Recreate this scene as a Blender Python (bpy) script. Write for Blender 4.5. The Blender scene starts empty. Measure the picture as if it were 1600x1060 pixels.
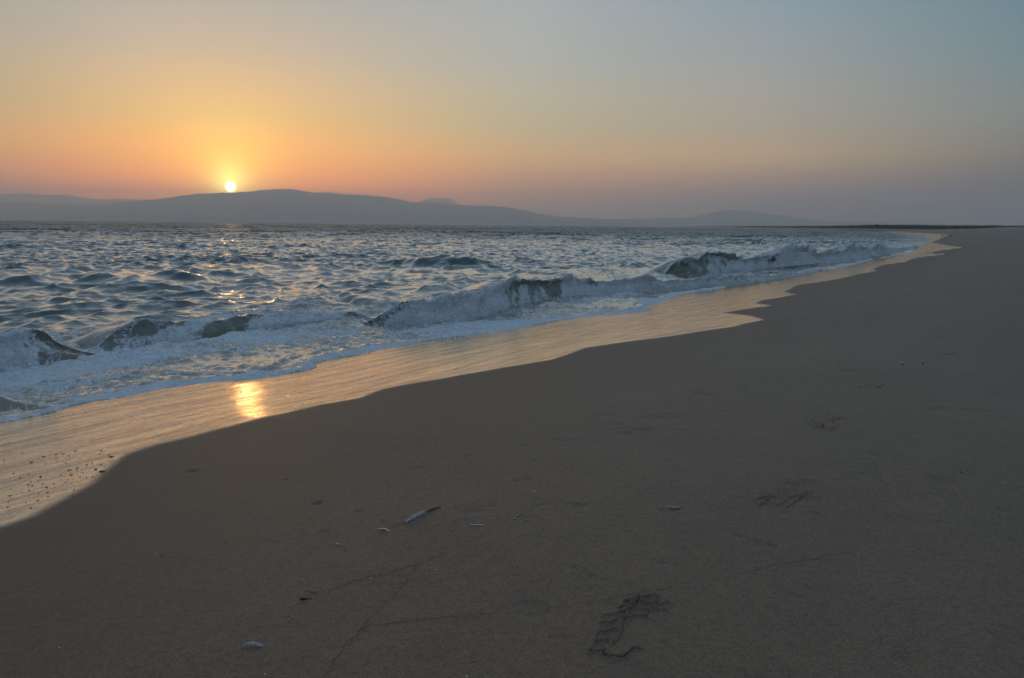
import bpy, math, random
import numpy as np
from mathutils import Matrix, Vector

random.seed(7)
rng = np.random.default_rng(11)
R = math.radians
sc = bpy.context.scene
C = sc.collection

# ------------------------------------------------------------------ camera
HC = 1.65                     # eye height above the sea
F = 1220.0                    # focal length in photograph pixels (1600 wide)
PITCH, ROLL = R(8.30), R(0.60)
cam_d = bpy.data.cameras.new('camera')
cam = bpy.data.objects.new('camera', cam_d)
C.objects.link(cam)
cam_d.sensor_width = 36.0
cam_d.lens = 36.0 * F / 1600.0
cam_d.clip_start = 0.05
cam_d.clip_end = 60000
CM = Matrix.Rotation(R(90) - PITCH, 4, 'X') @ Matrix.Rotation(ROLL, 4, 'Z')
cam.matrix_world = Matrix.Translation((0, 0, HC)) @ CM
sc.camera = cam
CR = np.array(CM.to_3x3())


def ray(px, py):
    v = CR @ np.array([(px - 800) / F, -(py - 530) / F, -1.0])
    return v / np.linalg.norm(v)


# ------------------------------------------------------------------ sky and sun
SUN = ray(360, 292)
SUN_EL = math.asin(SUN[2])
SUN_AZ = math.atan2(SUN[0], SUN[1])          # from +Y towards +X


def srgb(r, g, b, k=1.0):
    f = lambda c: ((c / 255.0) / 12.92 if c <= 10 else (((c / 255.0) + 0.055) / 1.055) ** 2.4) * k
    return (f(r), f(g), f(b), 1.0)


class NT:
    """small helper for node trees"""
    def __init__(self, tree):
        self.t = tree; self.n = tree.nodes; self.l = tree.links
        self.n.clear()

    def node(self, typ, **kw):
        nd = self.n.new(typ)
        for k, v in kw.items():
            setattr(nd, k, v)
        return nd

    def put(self, sock, v):
        if isinstance(v, bpy.types.NodeSocket):
            self.l.new(v, sock)
        else:
            sock.default_value = v

    def math(self, op, a, b=None, c=None, clamp=False):
        nd = self.node('ShaderNodeMath', operation=op, use_clamp=clamp)
        self.put(nd.inputs[0], a)
        if b is not None: self.put(nd.inputs[1], b)
        if c is not None: self.put(nd.inputs[2], c)
        return nd.outputs[0]

    def vmath(self, op, a, b=None):
        nd = self.node('ShaderNodeVectorMath', operation=op)
        self.put(nd.inputs[0], a)
        if b is not None: self.put(nd.inputs[1], b)
        return nd.outputs['Value'] if op in ('DOT_PRODUCT', 'LENGTH', 'DISTANCE') else nd.outputs[0]

    def mapr(self, v, a, b, c=0.0, d=1.0, smooth=False):
        nd = self.node('ShaderNodeMapRange', interpolation_type='SMOOTHSTEP' if smooth else 'LINEAR', clamp=True)
        self.put(nd.inputs['Value'], v)
        for k, x in (('From Min', a), ('From Max', b), ('To Min', c), ('To Max', d)):
            self.put(nd.inputs[k], x)
        return nd.outputs['Result']

    def mix(self, fac, a, b, mode='MIX'):
        nd = self.node('ShaderNodeMix', data_type='RGBA', blend_type=mode)
        self.put(nd.inputs[0], fac); self.put(nd.inputs[6], a); self.put(nd.inputs[7], b)
        return nd.outputs[2]

    def ramp(self, fac, stops, interp='LINEAR'):
        nd = self.node('ShaderNodeValToRGB')
        cr = nd.color_ramp; cr.interpolation = interp
        while len(cr.elements) > 1: cr.elements.remove(cr.elements[-1])
        cr.elements[0].position = stops[0][0]; cr.elements[0].color = stops[0][1]
        for p, c in stops[1:]:
            e = cr.elements.new(p); e.color = c
        self.put(nd.inputs[0], fac)
        return nd.outputs[0]

    def noise(self, vec, scale, detail=3, rough=0.55, dist=0.0):
        nd = self.node('ShaderNodeTexNoise')
        self.put(nd.inputs['Vector'], vec)
        nd.inputs['Scale'].default_value = scale; nd.inputs['Detail'].default_value = detail
        nd.inputs['Roughness'].default_value = rough; nd.inputs['Distortion'].default_value = dist
        return nd.outputs[0], nd.outputs[1]


world = bpy.data.worlds.new('World'); sc.world = world
world.use_nodes = True
W = NT(world.node_tree)
tc = W.node('ShaderNodeTexCoord')
dirv = W.vmath('NORMALIZE', tc.outputs['Generated'])
sep = W.node('ShaderNodeSeparateXYZ'); W.put(sep.inputs[0], dirv)
el = W.math('MULTIPLY', W.math('ARCSINE', sep.outputs[2]), 180 / math.pi)       # degrees
az = W.math('MULTIPLY', W.math('ARCTAN2', sep.outputs[0], sep.outputs[1]), 180 / math.pi)
daz = W.math('ABSOLUTE', W.math('WRAP', W.math('SUBTRACT', az, math.degrees(SUN_AZ)), 180, -180))
elr = W.math('POWER', W.math('DIVIDE', W.math('MAXIMUM', el, 0.0), 90.0), 0.5)     # finer steps near the horizon
E = lambda deg: math.sqrt(deg / 90.0)
up = [(26, (122, 142, 160)), (45, (120, 144, 168)), (90, (108, 134, 162))]
prof = [
    [(0, (370.0, 170.0, 50.0)), (1.0, (385.0, 178.0, 50.0)), (1.9, (405.0, 196.0, 48.0)), (2.6, (418.0, 220.0, 48.0)), (4.2, (345.0, 219.0, 62.0)), (6.9, (252.0, 206.0, 121.0)), (11.2, (193.0, 184.0, 163.0)), (15.2, (159.0, 172.0, 172.0))],
    [(0, (176.0, 133.5, 105.8)), (1.2, (200.0, 144.4, 106.3)), (2.4, (262.0, 166.1, 108.0)), (4.7, (254.0, 197.0, 124.0)), (6.9, (208.0, 195.0, 150.0)), (11.2, (178.0, 185.5, 176.5)), (15.2, (168.6, 177.0, 182.0))],
    [(0, (92.7, 98.1, 110.1)), (1.6, (130.2, 115.4, 112.2)), (2.3, (187.6, 135.6, 114.2)), (4.7, (228.7, 186.3, 131.4)), (6.9, (189.1, 175.5, 152.8)), (11.2, (158.9, 165.9, 167.6)), (15.2, (135.0, 157.8, 171.2))],
    [(0, (36.8, 51.3, 65.8)), (1.6, (57.5, 57.9, 60.3)), (2.3, (82.1, 71.5, 65.5)), (4.7, (126.6, 121.1, 101.2)), (6.9, (127.6, 138.5, 134.1)), (11.2, (98.3, 133.2, 142.7)), (15.2, (84.7, 122.5, 140.5))],
    [(0, (88.0, 94.0, 110.0)), (3, (104.0, 104.0, 118.0)), (7, (118.0, 118.0, 130.0)), (12, (110.0, 124.0, 142.0)), (16, (106.0, 126.0, 148.0))],
]
cols = [W.ramp(elr, [(E(d), srgb(*c, 0.2)) for d, c in p + up]) for p in prof]
s = cols[0]
for c, (a, b) in zip(cols[1:], ((2, 20), (20, 37), (37, 54), (60, 130))):
    s = W.mix(W.mapr(daz, a, b), s, c)
s = W.mix(1.0, s, (5.0, 5.0, 5.0, 1), 'MULTIPLY')
sdaz = W.math('WRAP', W.math('SUBTRACT', az, math.degrees(SUN_AZ)), 180, -180)
side_dim = W.math('MULTIPLY', W.mapr(sdaz, -15, -3, 0.84, 1.0, True), 1.0)
comb = W.node('ShaderNodeCombineColor'); [W.put(comb.inputs[i], side_dim) for i in range(3)]
s = W.mix(1.0, s, comb.outputs[0], 'MULTIPLY')
# the air round the sun scatters its light forward: aureole and disc
sdot = W.vmath('DOT_PRODUCT', dirv, tuple(SUN))
ang = W.math('MULTIPLY', W.math('ARCCOSINE', W.math('MINIMUM', sdot, 0.9999999)), 180 / math.pi)
def glow(width, col):
    g = W.math('EXPONENT', W.math('MULTIPLY', W.math('POWER', W.math('DIVIDE', ang, width), 1.5), -1.0))
    return W.mix(1.0, col, W.node('ShaderNodeCombineColor').outputs[0], 'MIX') if False else (g, col)
above = W.mapr(el, 0.3, 2.0, 0.12, 1.0, True)
for width, col, lim in ((7.0, (0.14, 0.05, 0.0, 1), True), (2.6, (1.0, 1.3, 0.16, 1), True), (0.95, (3.5, 4.2, 1.2, 1), True)):
    g, cc = glow(width, col)
    if lim: g = W.math('MULTIPLY', g, above)
    s = W.mix(g, s, W.mix(1.0, s, cc, 'ADD'))
disc = W.mapr(ang, 0.22, 0.40, 1.0, 0.0, True)
s = W.mix(disc, s, (34.0, 26.0, 13.0, 1))
sky = W.node('ShaderNodeTexSky', sky_type='NISHITA')
sky.sun_disc = False; sky.sun_elevation = SUN_EL; sky.sun_rotation = SUN_AZ
sky.air_density = 1.2; sky.dust_density = 2.0
nish = W.mix(1.0, sky.outputs[0], (0.02, 0.02, 0.02, 1), 'MULTIPLY')
s = W.mix(1.0, s, nish, 'ADD')
bg = W.node('ShaderNodeBackground'); W.put(bg.inputs[0], s); bg.inputs[1].default_value = 1.0
wo = W.node('ShaderNodeOutputWorld'); W.l.new(bg.outputs[0], wo.inputs[0])

sun_d = bpy.data.lights.new('sun', 'SUN'); sun_d.energy = 0.20; sun_d.angle = R(0.6); sun_d.color = (1.0, 0.5, 0.17)
sun = bpy.data.objects.new('sun', sun_d); C.objects.link(sun)
sun.rotation_euler = Vector(-SUN).to_track_quat('-Z', 'Y').to_euler()

sc.view_settings.view_transform = 'Standard'
sc.view_settings.look = 'None'
sc.view_settings.exposure = 0.0
sc.view_settings.gamma = 1.0
sc.view_settings.use_curve_mapping = False
sc.cycles.use_denoising = True
sc.cycles.volume_bounces = 3
sc.cycles.sample_clamp_indirect = 6


# ------------------------------------------------------------------ mesh helpers
def tag(o, label=None, cat=None, group=None, kind=None):
    for k, v in (('label', label), ('category', cat), ('group', group), ('kind', kind)):
        if v: o[k] = v
    return o


def mesh_np(name, V, Q, mat, attrs=None, smooth=True):
    V = np.ascontiguousarray(V, dtype=np.float32); Q = np.ascontiguousarray(Q, dtype=np.int32)
    k = Q.shape[1]
    me = bpy.data.meshes.new(name)
    me.vertices.add(len(V)); me.vertices.foreach_set('co', V.ravel())
    me.loops.add(Q.size); me.loops.foreach_set('vertex_index', Q.ravel())
    me.polygons.add(len(Q))
    me.polygons.foreach_set('loop_start', np.arange(0, Q.size, k, dtype=np.int32))
    me.polygons.foreach_set('loop_total', np.full(len(Q), k, dtype=np.int32))
    me.polygons.foreach_set('use_smooth', np.full(len(Q), smooth))
    for an, av in (attrs or {}).items():
        a = me.attributes.new(an, 'FLOAT', 'POINT')
        a.data.foreach_set('value', np.ascontiguousarray(av, dtype=np.float32))
    me.materials.append(mat)
    me.update(calc_edges=True)
    o = bpy.data.objects.new(name, me); C.objects.link(o)
    return o


def grid_quads(nr, nc, keep=None, wrap=False):
    i = np.arange(nr - 1)[:, None]; j = np.arange(nc if wrap else nc - 1)[None, :]
    j2 = (j + 1) % nc
    q = np.stack([i * nc + j, i * nc + j2, (i + 1) * nc + j2, (i + 1) * nc + j], -1).reshape(-1, 4)
    if keep is not None:
        q = q[keep[q].any(1)]
    return q


def compact(V, Q, attrs):
    used = np.zeros(len(V), bool); used[Q.ravel()] = True
    idx = np.cumsum(used) - 1
    return V[used], idx[Q], {k: v[used] for k, v in attrs.items()}


def seg_dist(P, L, chunk=60000):
    """unsigned distance, arc position and side of the nearest segment of polyline L"""
    A = L[:-1]; B = L[1:]; D = B - A; n2 = (D ** 2).sum(1); ln = np.sqrt(n2)
    cum = np.concatenate([[0], np.cumsum(ln)])[:-1]
    d = np.empty(len(P)); s = np.empty(len(P)); side = np.empty(len(P))
    for c in range(0, len(P), chunk):
        p = P[c:c + chunk]
        rx = p[:, 0, None] - A[None, :, 0]; ry = p[:, 1, None] - A[None, :, 1]
        t = np.clip((rx * D[:, 0] + ry * D[:, 1]) / n2, 0, 1)
        ex = rx - t * D[:, 0]; ey = ry - t * D[:, 1]
        dd = ex * ex + ey * ey
        k = dd.argmin(1); r = np.arange(len(p))
        d[c:c + chunk] = np.sqrt(dd[r, k]); s[c:c + chunk] = cum[k] + t[r, k] * ln[k]
        side[c:c + chunk] = np.sign(rx[r, k] * D[k, 1] - ry[r, k] * D[k, 0])   # + to the right of travel
    return d, s, side


def inside(P, poly, chunk=60000):
    x1, y1 = poly[:, 0], poly[:, 1]; x2, y2 = np.roll(x1, -1), np.roll(y1, -1)
    out = np.zeros(len(P), bool)
    for c in range(0, len(P), chunk):
        x = P[c:c + chunk, 0, None]; y = P[c:c + chunk, 1, None]
        cr = ((y1 > y) != (y2 > y)) & (x < (x2 - x1) * (y - y1) / (y2 - y1 + 1e-12) + x1)
        out[c:c + chunk] = cr.sum(1) % 2 == 1
    return out


def catmull(P, n):
    P = np.asarray(P, float)
    Q = np.vstack([2 * P[0] - P[1], P, 2 * P[-1] - P[-2]])
    out = []
    for i in range(1, len(Q) - 2):
        t = np.linspace(0, 1, n, endpoint=False)[:, None]
        a, b, c, d = Q[i - 1], Q[i], Q[i + 1], Q[i + 2]
        out.append(0.5 * (2 * b + (c - a) * t + (2 * a - 5 * b + 4 * c - d) * t ** 2 + (-a + 3 * b - 3 * c + d) * t ** 3))
    return np.vstack(out + [P[-1:]])


def sstep(a, b, x):
    t = np.clip((x - a) / (b - a), 0, 1)
    return t * t * (3 - 2 * t)


# random fields and waves: band-limited tiles made with an FFT
WDIR = np.array([math.cos(R(-34)), math.sin(R(-34))])      # swell travels towards the shore


class Tile:
    def __init__(self, size, lmin, lmax, seed, slope=None, spread=None, n=512):
        r = np.random.default_rng(seed)
        k1 = np.fft.fftfreq(n, size / n) * 2 * math.pi
        kx, ky = np.meshgrid(k1, k1, indexing='ij')
        k = np.hypot(kx, ky); k[0, 0] = 1
        band = sstep(2 * math.pi / lmax * 0.7, 2 * math.pi / lmax * 1.2, k) * (1 - sstep(2 * math.pi / lmin * 0.9, 2 * math.pi / lmin * 1.3, k))
        amp = band * k ** -2.0
        if spread is not None:
            c = (kx * WDIR[0] + ky * WDIR[1]) / k
            amp = amp * (np.clip(np.abs(c), 0, 1) ** spread * 0.9 + 0.1)
        w = np.fft.fft2(r.normal(size=(n, n)))
        H = w * amp; H[0, 0] = 0
        self.h = np.real(np.fft.ifft2(H))
        sx = np.real(np.fft.ifft2(1j * kx * H)); sy = np.real(np.fft.ifft2(1j * ky * H))
        if slope is not None:
            g = slope / math.sqrt((sx ** 2 + sy ** 2).mean())
        else:
            g = 1.0 / self.h.std()
        self.h = (self.h * g).astype(np.float32)
        self.dx = (np.real(np.fft.ifft2(1j * kx / k * H)) * g).astype(np.float32)
        self.dy = (np.real(np.fft.ifft2(1j * ky / k * H)) * g).astype(np.float32)
        self.size = size; self.n = n

    def at(self, x, y, which='h'):
        T = getattr(self, which); n = self.n
        u = np.mod(x / self.size, 1) * n; v = np.mod(y / self.size, 1) * n
        i = np.floor(u).astype(int); j = np.floor(v).astype(int)
        fu = u - i; fv = v - j; i %= n; j %= n; i2 = (i + 1) % n; j2 = (j + 1) % n
        return (T[i, j] * (1 - fu) + T[i2, j] * fu) * (1 - fv) + (T[i, j2] * (1 - fu) + T[i2, j2] * fu) * fv


N4 = Tile(97, 2.0, 30, 1)          # unit-variance noises, by wavelength
N1 = Tile(23, 0.5, 4, 2)
N02 = Tile(5.3, 0.1, 0.8, 3)
N004 = Tile(1.7, 0.025, 0.15, 4)

# ------------------------------------------------------------------ the beach as a height field
def to_plane(px, py, z):
    r = ray(px, py); t = (z - HC) / r[2]
    return np.array([r[0] * t, r[1] * t])


base_px = [(0, 659), (100, 634), (220, 612), (420, 586), (560, 555), (720, 525), (880, 498), (1050, 466), (1220, 434),
           (1335, 412.5), (1420, 394), (1450, 382), (1459, 375)]
near = np.array([to_plane(x, y, 0.05) for x, y in base_px])
back = [near[0] + (near[0] - near[1]) / np.linalg.norm(near[0] - near[1]) * d for d in (90, 40, 15, 5)]
COAST_FAR = [(0.522, 190), (0.505, 270), (0.478, 400), (0.425, 620), (0.355, 1000), (0.285, 1700), (0.23, 2800), (0.19, 4300)]
far = [np.array([k * d, d]) for k, d in COAST_FAR]
BASE = catmull(np.vstack([back, near, far]), 5)
BASE = BASE[np.concatenate([[True], np.linalg.norm(np.diff(BASE, axis=0), axis=1) > 1e-3])]

PK = np.array([[-60, -2.2], [-30, -1.5], [-8, -0.48], [-3, -0.17], [0, 0.04], [3, 0.25], [6, 0.46], [9, 0.64], [14, 0.86], [22, 1.14],
               [35, 1.5], [55, 2.2], [75, 3.2], [100, 4.2], [140, 4.8], [6000, 5.0]])


def beach_z(x, y, fine=True):
    x = np.asarray(x, float); y = np.asarray(y, float)
    P = np.stack([x.ravel(), y.ravel()], 1)
    d, s, side = seg_dist(P, BASE)
    D = (d * side).reshape(x.shape)
    z = np.interp(D, PK[:, 0], PK[:, 1])
    on = sstep(0, 8, D)
    z = z + 0.012 * N4.at(x, y) * (0.25 + on)
    big = sstep(35, 90, D)
    z = z + big * (0.35 * N4.at(x * 0.25, y * 0.25) + 0.2 * N4.at(x * .8, y * .8))
    return z, D


def hit_beach(px, py, off=0.0):
    r = ray(px, py)
    t = np.geomspace(1.2, 6000, 1500)
    z, _ = beach_z(r[0] * t, r[1] * t)
    g = HC + r[2] * t - (z + off)
    k = np.argmax(g < 0)
    if not (g < 0).any(): k = len(t) - 1
    t = np.linspace(t[max(k - 1, 0)], t[k], 24)
    z, _ = beach_z(r[0] * t, r[1] * t)
    g = HC + r[2] * t - (z + off)
    k = max(int(np.argmax(g < 0)), 1)
    a = g[k - 1] / (g[k - 1] - g[k] + 1e-9)
    tt = t[k - 1] + a * (t[k] - t[k - 1])
    return np.array([r[0] * tt, r[1] * tt])


swash_px = [(-260, 735), (-120, 692), (0, 657.6), (49, 648), (89, 640), (92, 636), (137, 626), (191, 618), (243, 607), (315, 596), (377, 591),
            (405, 589), (448, 581), (480, 575.5), (497, 571), (489, 566), (519, 559), (577, 551), (591, 545), (643, 537), (661, 532),
            (730, 523), (800, 514), (847, 504.5), (879, 499), (921, 493.4), (985, 487), (1019, 483), (1009, 476.7), (1038, 470.7),
            (1054, 461.7), (1090, 455), (1135, 449), (1130, 444), (1180, 438), (1246, 430), (1298, 419.4), (1335, 413.4), (1364, 405),
            (1411, 397), (1432, 393), (1422, 388), (1443, 381.4), (1456, 375)]
wet_px = [(-300, 960), (-120, 870), (0, 822), (55, 803), (109, 773), (153, 751), (178, 729), (208, 706), (246, 693), (301, 680), (356, 665), (405, 651),
          (448, 642), (498, 630), (564, 619), (604, 606), (657, 595), (720, 583), (790, 571), (861, 560), (919, 541.5), (1001, 529.6),
          (1085, 518), (1151, 508.5), (1175, 503), (1199, 498), (1180, 493.4), (1127, 487.3), (1180, 479.4), (1209, 476.5), (1185, 473),
          (1191, 468), (1220, 463.6), (1243, 459.3), (1225, 454.9), (1246, 445), (1311, 435), (1335, 429), (1369, 422.8), (1364, 419.4),
          (1380, 413.4), (1414, 409), (1432, 402.4), (1478, 397), (1445, 395.5), (1474, 390.6), (1504, 387), (1487, 384.5), (1455, 379.5),
          (1463, 375.5)]


def poly_world(pts, shift_far):
    L = np.array([hit_beach(x, y, 0.01) for x, y in pts])
    first = L[0] + (L[0] - L[1]) / np.linalg.norm(L[0] - L[1]) * 80
    fr = np.array([f + np.array([shift_far, 0]) for f in far])
    return np.vstack([first, L, fr])


SWASH = poly_world(swash_px, 0.0)
WET = poly_world(wet_px, 6.0)
CLOSE = np.array([[1500, 20000], [-30000, 20000], [-30000, -30000], [-400, -400.0]])


def signed(P, line):
    d, s, _ = seg_dist(P, line)
    ins = inside(P, np.vstack([line, CLOSE]))
    return np.where(ins, d, -d), s            # + on the sea side


# marks pressed or scratched into the sand: pixel polylines of the photograph, laid on the beach
def zoomed(pts, sx, ox, oy):
    return [(ox + x / sx, oy + y / sx) for x, y in pts]


marks = []      # (polyline px, width m, depth m, rim)
def mark(pts, w, d, rim=0.35): marks.append((pts, w, d, rim))
Z1 = (7.068, 880, 900)
for pts in ([(430, 400), (420, 510), (395, 640), (300, 800), (290, 845)],
            [(445, 425), (560, 400), (660, 385), (760, 365), (900, 352), (1000, 370), (1160, 385)],
            [(430, 510), (560, 485), (690, 460), (780, 438), (880, 440), (960, 470)],
            [(420, 610), (500, 585), (560, 570)],
            [(330, 720), (430, 705), (510, 690)],
            [(285, 840), (400, 822), (460, 800), (455, 850), (520, 900), (600, 910), (700, 885), (760, 800), (840, 810)],
            [(800, 300), (930, 290), (980, 290), (1060, 310), (1140, 300)],
            [(700, 310), (760, 265), (800, 260)],
            [(820, 285), (900, 245), (1040, 235)],
            [(862, 262), (765, 330), (722, 418), (672, 490), (622, 670), (562, 765)], [(1078, 250), (1000, 345), (918, 455)],
            [(640, 350), (760, 320), (880, 310)]):
    flat = abs(pts[-1][1] - pts[0][1]) < 0.6 * abs(pts[-1][0] - pts[0][0])
    mark(zoomed(pts, *Z1), 0.0042 if flat else 0.0036, 0.0105 if flat else 0.0032, 0.5)
for pts in ([(840, 250), (740, 320), (700, 410), (650, 480), (600, 660), (540, 760)], [(1060, 240), (980, 340), (900, 450)]):
    mark(zoomed(pts, *Z1), 0.005, -0.0065, 0.0)
mark(zoomed([(860, 320), (640, 460), (520, 700)], *Z1), 0.050, 0.006, 0.2)
Z2 = (6.233, 1160, 630)
mark(zoomed([(250, 940), (450, 900), (650, 780)], *Z2), 0.055, 0.008, 0.2)
mark(zoomed([(720, 220), (900, 160)], *Z2), 0.06, 0.010, 0.2)
for pts in ([(105, 950), (180, 920), (280, 900)], [(215, 985), (220, 950), (270, 915), (420, 905), (520, 890), (640, 845)],
            [(215, 980), (330, 985), (400, 940), (450, 925)], [(420, 775), (520, 785)], [(500, 758), (600, 765), (690, 775)],
            [(610, 745), (720, 750)], [(670, 918), (745, 912)], [(440, 1000), (520, 930), (700, 840)]):
    mark(zoomed(pts, *Z2), 0.0050, 0.010, 0.5)
for pts in ([(780, 130), (870, 125)], [(880, 150), (970, 142)], [(690, 180), (760, 185)], [(700, 215), (770, 220)], [(700, 240), (780, 245), (850, 255)],
            [(660, 150), (750, 130)], [(850, 248), (910, 230)], [(790, 190), (800, 245)], [(880, 140), (910, 200)]):
    mark(zoomed(pts, *Z2), 0.0065, 0.013, 0.5)
Z3 = (2.039, 880, 540)
for pts in ([(935, 133), (1000, 125)], [(980, 112), (1040, 110)], [(1000, 135), (1030, 122)]):
    mark(zoomed(pts, *Z3), 0.010, 0.014)
for pts in ([(1458, 522), (1470, 520)], [(1468, 528.5), (1477, 528.5)], [(1496, 528), (1500, 528)], [(1480, 556), (1490, 555)], [(1528, 553.6), (1536, 553.6)],
            [(1515, 412), (1560, 415)], [(1530, 417), (1570, 416)], [(1330, 472), (1342, 473)], [(1380, 476), (1392, 476)], [(1540, 391), (1560, 392)],
            [(1575, 390), (1598, 393)], [(1512, 413), (1532, 413)], [(1530, 402), (1550, 401)], [(1505, 376), (1530, 371)], [(1560, 362), (1600, 358)]):
    mark(pts, 0.03, 0.022)
# far trodden tracks on the upper beach
rt = random.Random(5)
for _ in range(46):
    x = rt.uniform(1500, 1600); y = 375 + (rt.random() ** 1.3) * 75
    if x + y * .2 < 1575: continue
    L = (y - 358) * rt.uniform(0.12, 0.35)
    mark([(x, y), (x + L, y + rt.uniform(-.6, .6))], 0.05, rt.uniform(.012, .03))
# thin drift lines left by the highest runs of the swash
drift_lines = []
def drift(pts, d=0.0035):
    out = []
    for (a, b), (c, e) in zip(pts[:-1], pts[1:]):
        n = max(2, int(math.hypot(c - a, e - b) / 9))
        for k in range(n):
            t = k / n; out.append((a + (c - a) * t + rt.uniform(-2, 2), b + (e - b) * t + rt.uniform(-1.1, 1.1)))
    mark(out + [pts[-1]], 0.0028, d * 0.75, 0.5); drift_lines.append(out)
drift([(516, 922), (556, 908), (604, 898), (652, 884), (688, 870), (732, 852), (776, 824), (844, 776), (860, 758), (900, 744), (960, 706), (1010, 676)])
drift([(652, 886), (612, 936), (588, 960), (544, 1008), (508, 1056)])
drift([(572, 980), (620, 976), (700, 968), (780, 960), (892, 946), (993, 930), (1194, 889), (1331, 861), (1420, 832)], 0.0028)
mark([(804, 818), (816, 810), (830, 804)], 0.004, 0.006)
mark([(606, 829), (622, 826), (634, 820)], 0.012, 0.006)
mark([(479, 925), (491, 927)], 0.005, 0.006)
mark([(455, 975), (461, 969)], 0.005, 0.006)
dimples = [((303, 736), .05, .016), ((495, 787), .035, .016), ((655, 731), .03, .01), ((727, 713), .04, .012), ((815, 696), .05, .012),
           ((835, 721), .045, .01), ((545, 713), .03, .009), ((600, 664), .03, .010), ((560, 800), .03, .008), ((510, 831), .03, .008),
           ((385, 785), .02, .006), ((1225, 480), .1, .02), ((620, 700), .03, .007), ((890, 690), .04, .008), ((1040, 650), .05, .008),
           ((960, 612), .06, .01), ((1130, 560), .09, .014), ((350, 850), .02, .005), ((250, 870), .02, .006), ((445, 750), .03, .008)]

for _ in range(110):
    x_ = rt.uniform(330, 1560); y_ = 500 + 330 * rt.random() ** 1.4
    if y_ < 640 - (x_ - 330) * 0.22: continue
    k_ = (y_ - 353) / 300
    dimples.append(((x_, y_), rt.uniform(.010, .024) / max(k_, .5), rt.uniform(.004, .010)))


def sand_detail(V, D):
    """small relief of the dry sand, added to z"""
    x, y = V[:, 0], V[:, 1]
    r = np.hypot(x, y)
    dz = np.zeros(len(V))
    dry = sstep(3.0, 5.0, D)
    dz += dry * (0.010 * N4.at(x * 1.7, y * 1.7) * sstep(4.0, 7.0, D) + 0.0060 * N1.at(x, y) + 0.0016 * N02.at(x, y) * (r < 25) + 0.0004 * N004.at(x, y) * (r < 8))
    # shallow scallops of wind and swash in the middle beach
    a = x * 0.83 - y * 0.56; b = x * 0.56 + y * 0.83
    dz += dry * 0.0060 * np.clip(N1.at(a * 1.6, b * 0.45), 0, 3) * sstep(14, 5, D)
    pk = N02.at(x * 1.7 + 3, y * 1.7) * 0.5 + N1.at(x * 2.2, y * 2.2) * 0.6
    dz -= dry * 0.008 * sstep(1.15, 1.9, pk) * (r < 60)
    for pts, w, dep, rim in marks:
        L = np.array([hit_beach(px, py) for px, py in pts])
        lo = L.min(0) - w * 5; hi = L.max(0) + w * 5
        m = np.where((x > lo[0]) & (x < hi[0]) & (y > lo[1]) & (y < hi[1]))[0]
        if not len(m): continue
        P = V[m, :2]
        d, s, _ = seg_dist(P + 0.004 * np.stack([N004.at(P[:, 0], P[:, 1]), N004.at(P[:, 0] + .5, P[:, 1])], 1) * (w < .02), L)
        prof_ = -dep * np.exp(-(d / w) ** 2) + rim * abs(dep) * np.exp(-((d - 2.2 * w) / w) ** 2)
        dz[m] += prof_ * (0.75 + 0.25 * np.clip(N02.at(P[:, 0], P[:, 1]), -1, 1))
    for (px, py), w, dep in dimples:
        c = hit_beach(px, py)
        m = np.where((np.abs(x - c[0]) < 5 * w) & (np.abs(y - c[1]) < 5 * w))[0]
        ex = x[m] - c[0]; ey = y[m] - c[1]
        d = np.hypot(ex, ey) * (1 + 0.3 * np.sin(2 * np.arctan2(ey, ex) + px))
        d = np.hypot(ex * 1.0 - ey * 0.2, ey * 1.15) / 0.62 * (1 + 0.25 * np.sin(np.arctan2(ey, ex) + px))
        dz[m] += -0.8 * dep * np.exp(-(d / w) ** 2) + 0.10 * dep * np.exp(-((d - 1.8 * w) / (0.9 * w)) ** 2)
    return dz


# ------------------------------------------------------------------ materials
def new_mat(name):
    m = bpy.data.materials.new(name); m.use_nodes = True
    return m, NT(m.node_tree)


def attr(t, n):
    a = t.node('ShaderNodeAttribute'); a.attribute_name = n
    return a.outputs['Fac']


def bump(t, height, strength, dist, normal=None):
    b = t.node('ShaderNodeBump'); b.inputs['Strength'].default_value = strength; b.inputs['Distance'].default_value = dist
    t.put(b.inputs['Height'], height)
    if normal is not None: t.put(b.inputs['Normal'], normal)
    return b.outputs[0]


def principled(t, **kw):
    p = t.node('ShaderNodeBsdfPrincipled')
    for k, v in kw.items():
        t.put(p.inputs[k.replace('_', ' ')], v)
    o = t.node('ShaderNodeOutputMaterial'); t.l.new(p.outputs[0], o.inputs[0])
    return p


def film_gloss(t, p, nrm, rough, amount, power, gain, tint=(1, 1, 1, 1)):
    """a clear wet skin over a surface: grazing reflection mixed in by Fresnel"""
    fr = t.node('ShaderNodeFresnel'); fr.inputs['IOR'].default_value = 1.33; t.put(fr.inputs['Normal'], nrm)
    fac = t.math('MULTIPLY', t.math('MULTIPLY', t.math('POWER', fr.outputs[0], power), gain, clamp=True), amount)
    g = t.node('ShaderNodeBsdfGlossy'); t.put(g.inputs['Roughness'], rough); t.put(g.inputs['Normal'], nrm); g.inputs['Color'].default_value = tint
    mx = t.node('ShaderNodeMixShader'); t.put(mx.inputs[0], fac)
    t.l.new(p.outputs[0], mx.inputs[1]); t.l.new(g.outputs[0], mx.inputs[2])
    out = [n for n in t.n if n.type == 'OUTPUT_MATERIAL'][0]
    t.l.new(mx.outputs[0], out.inputs[0])


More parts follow.
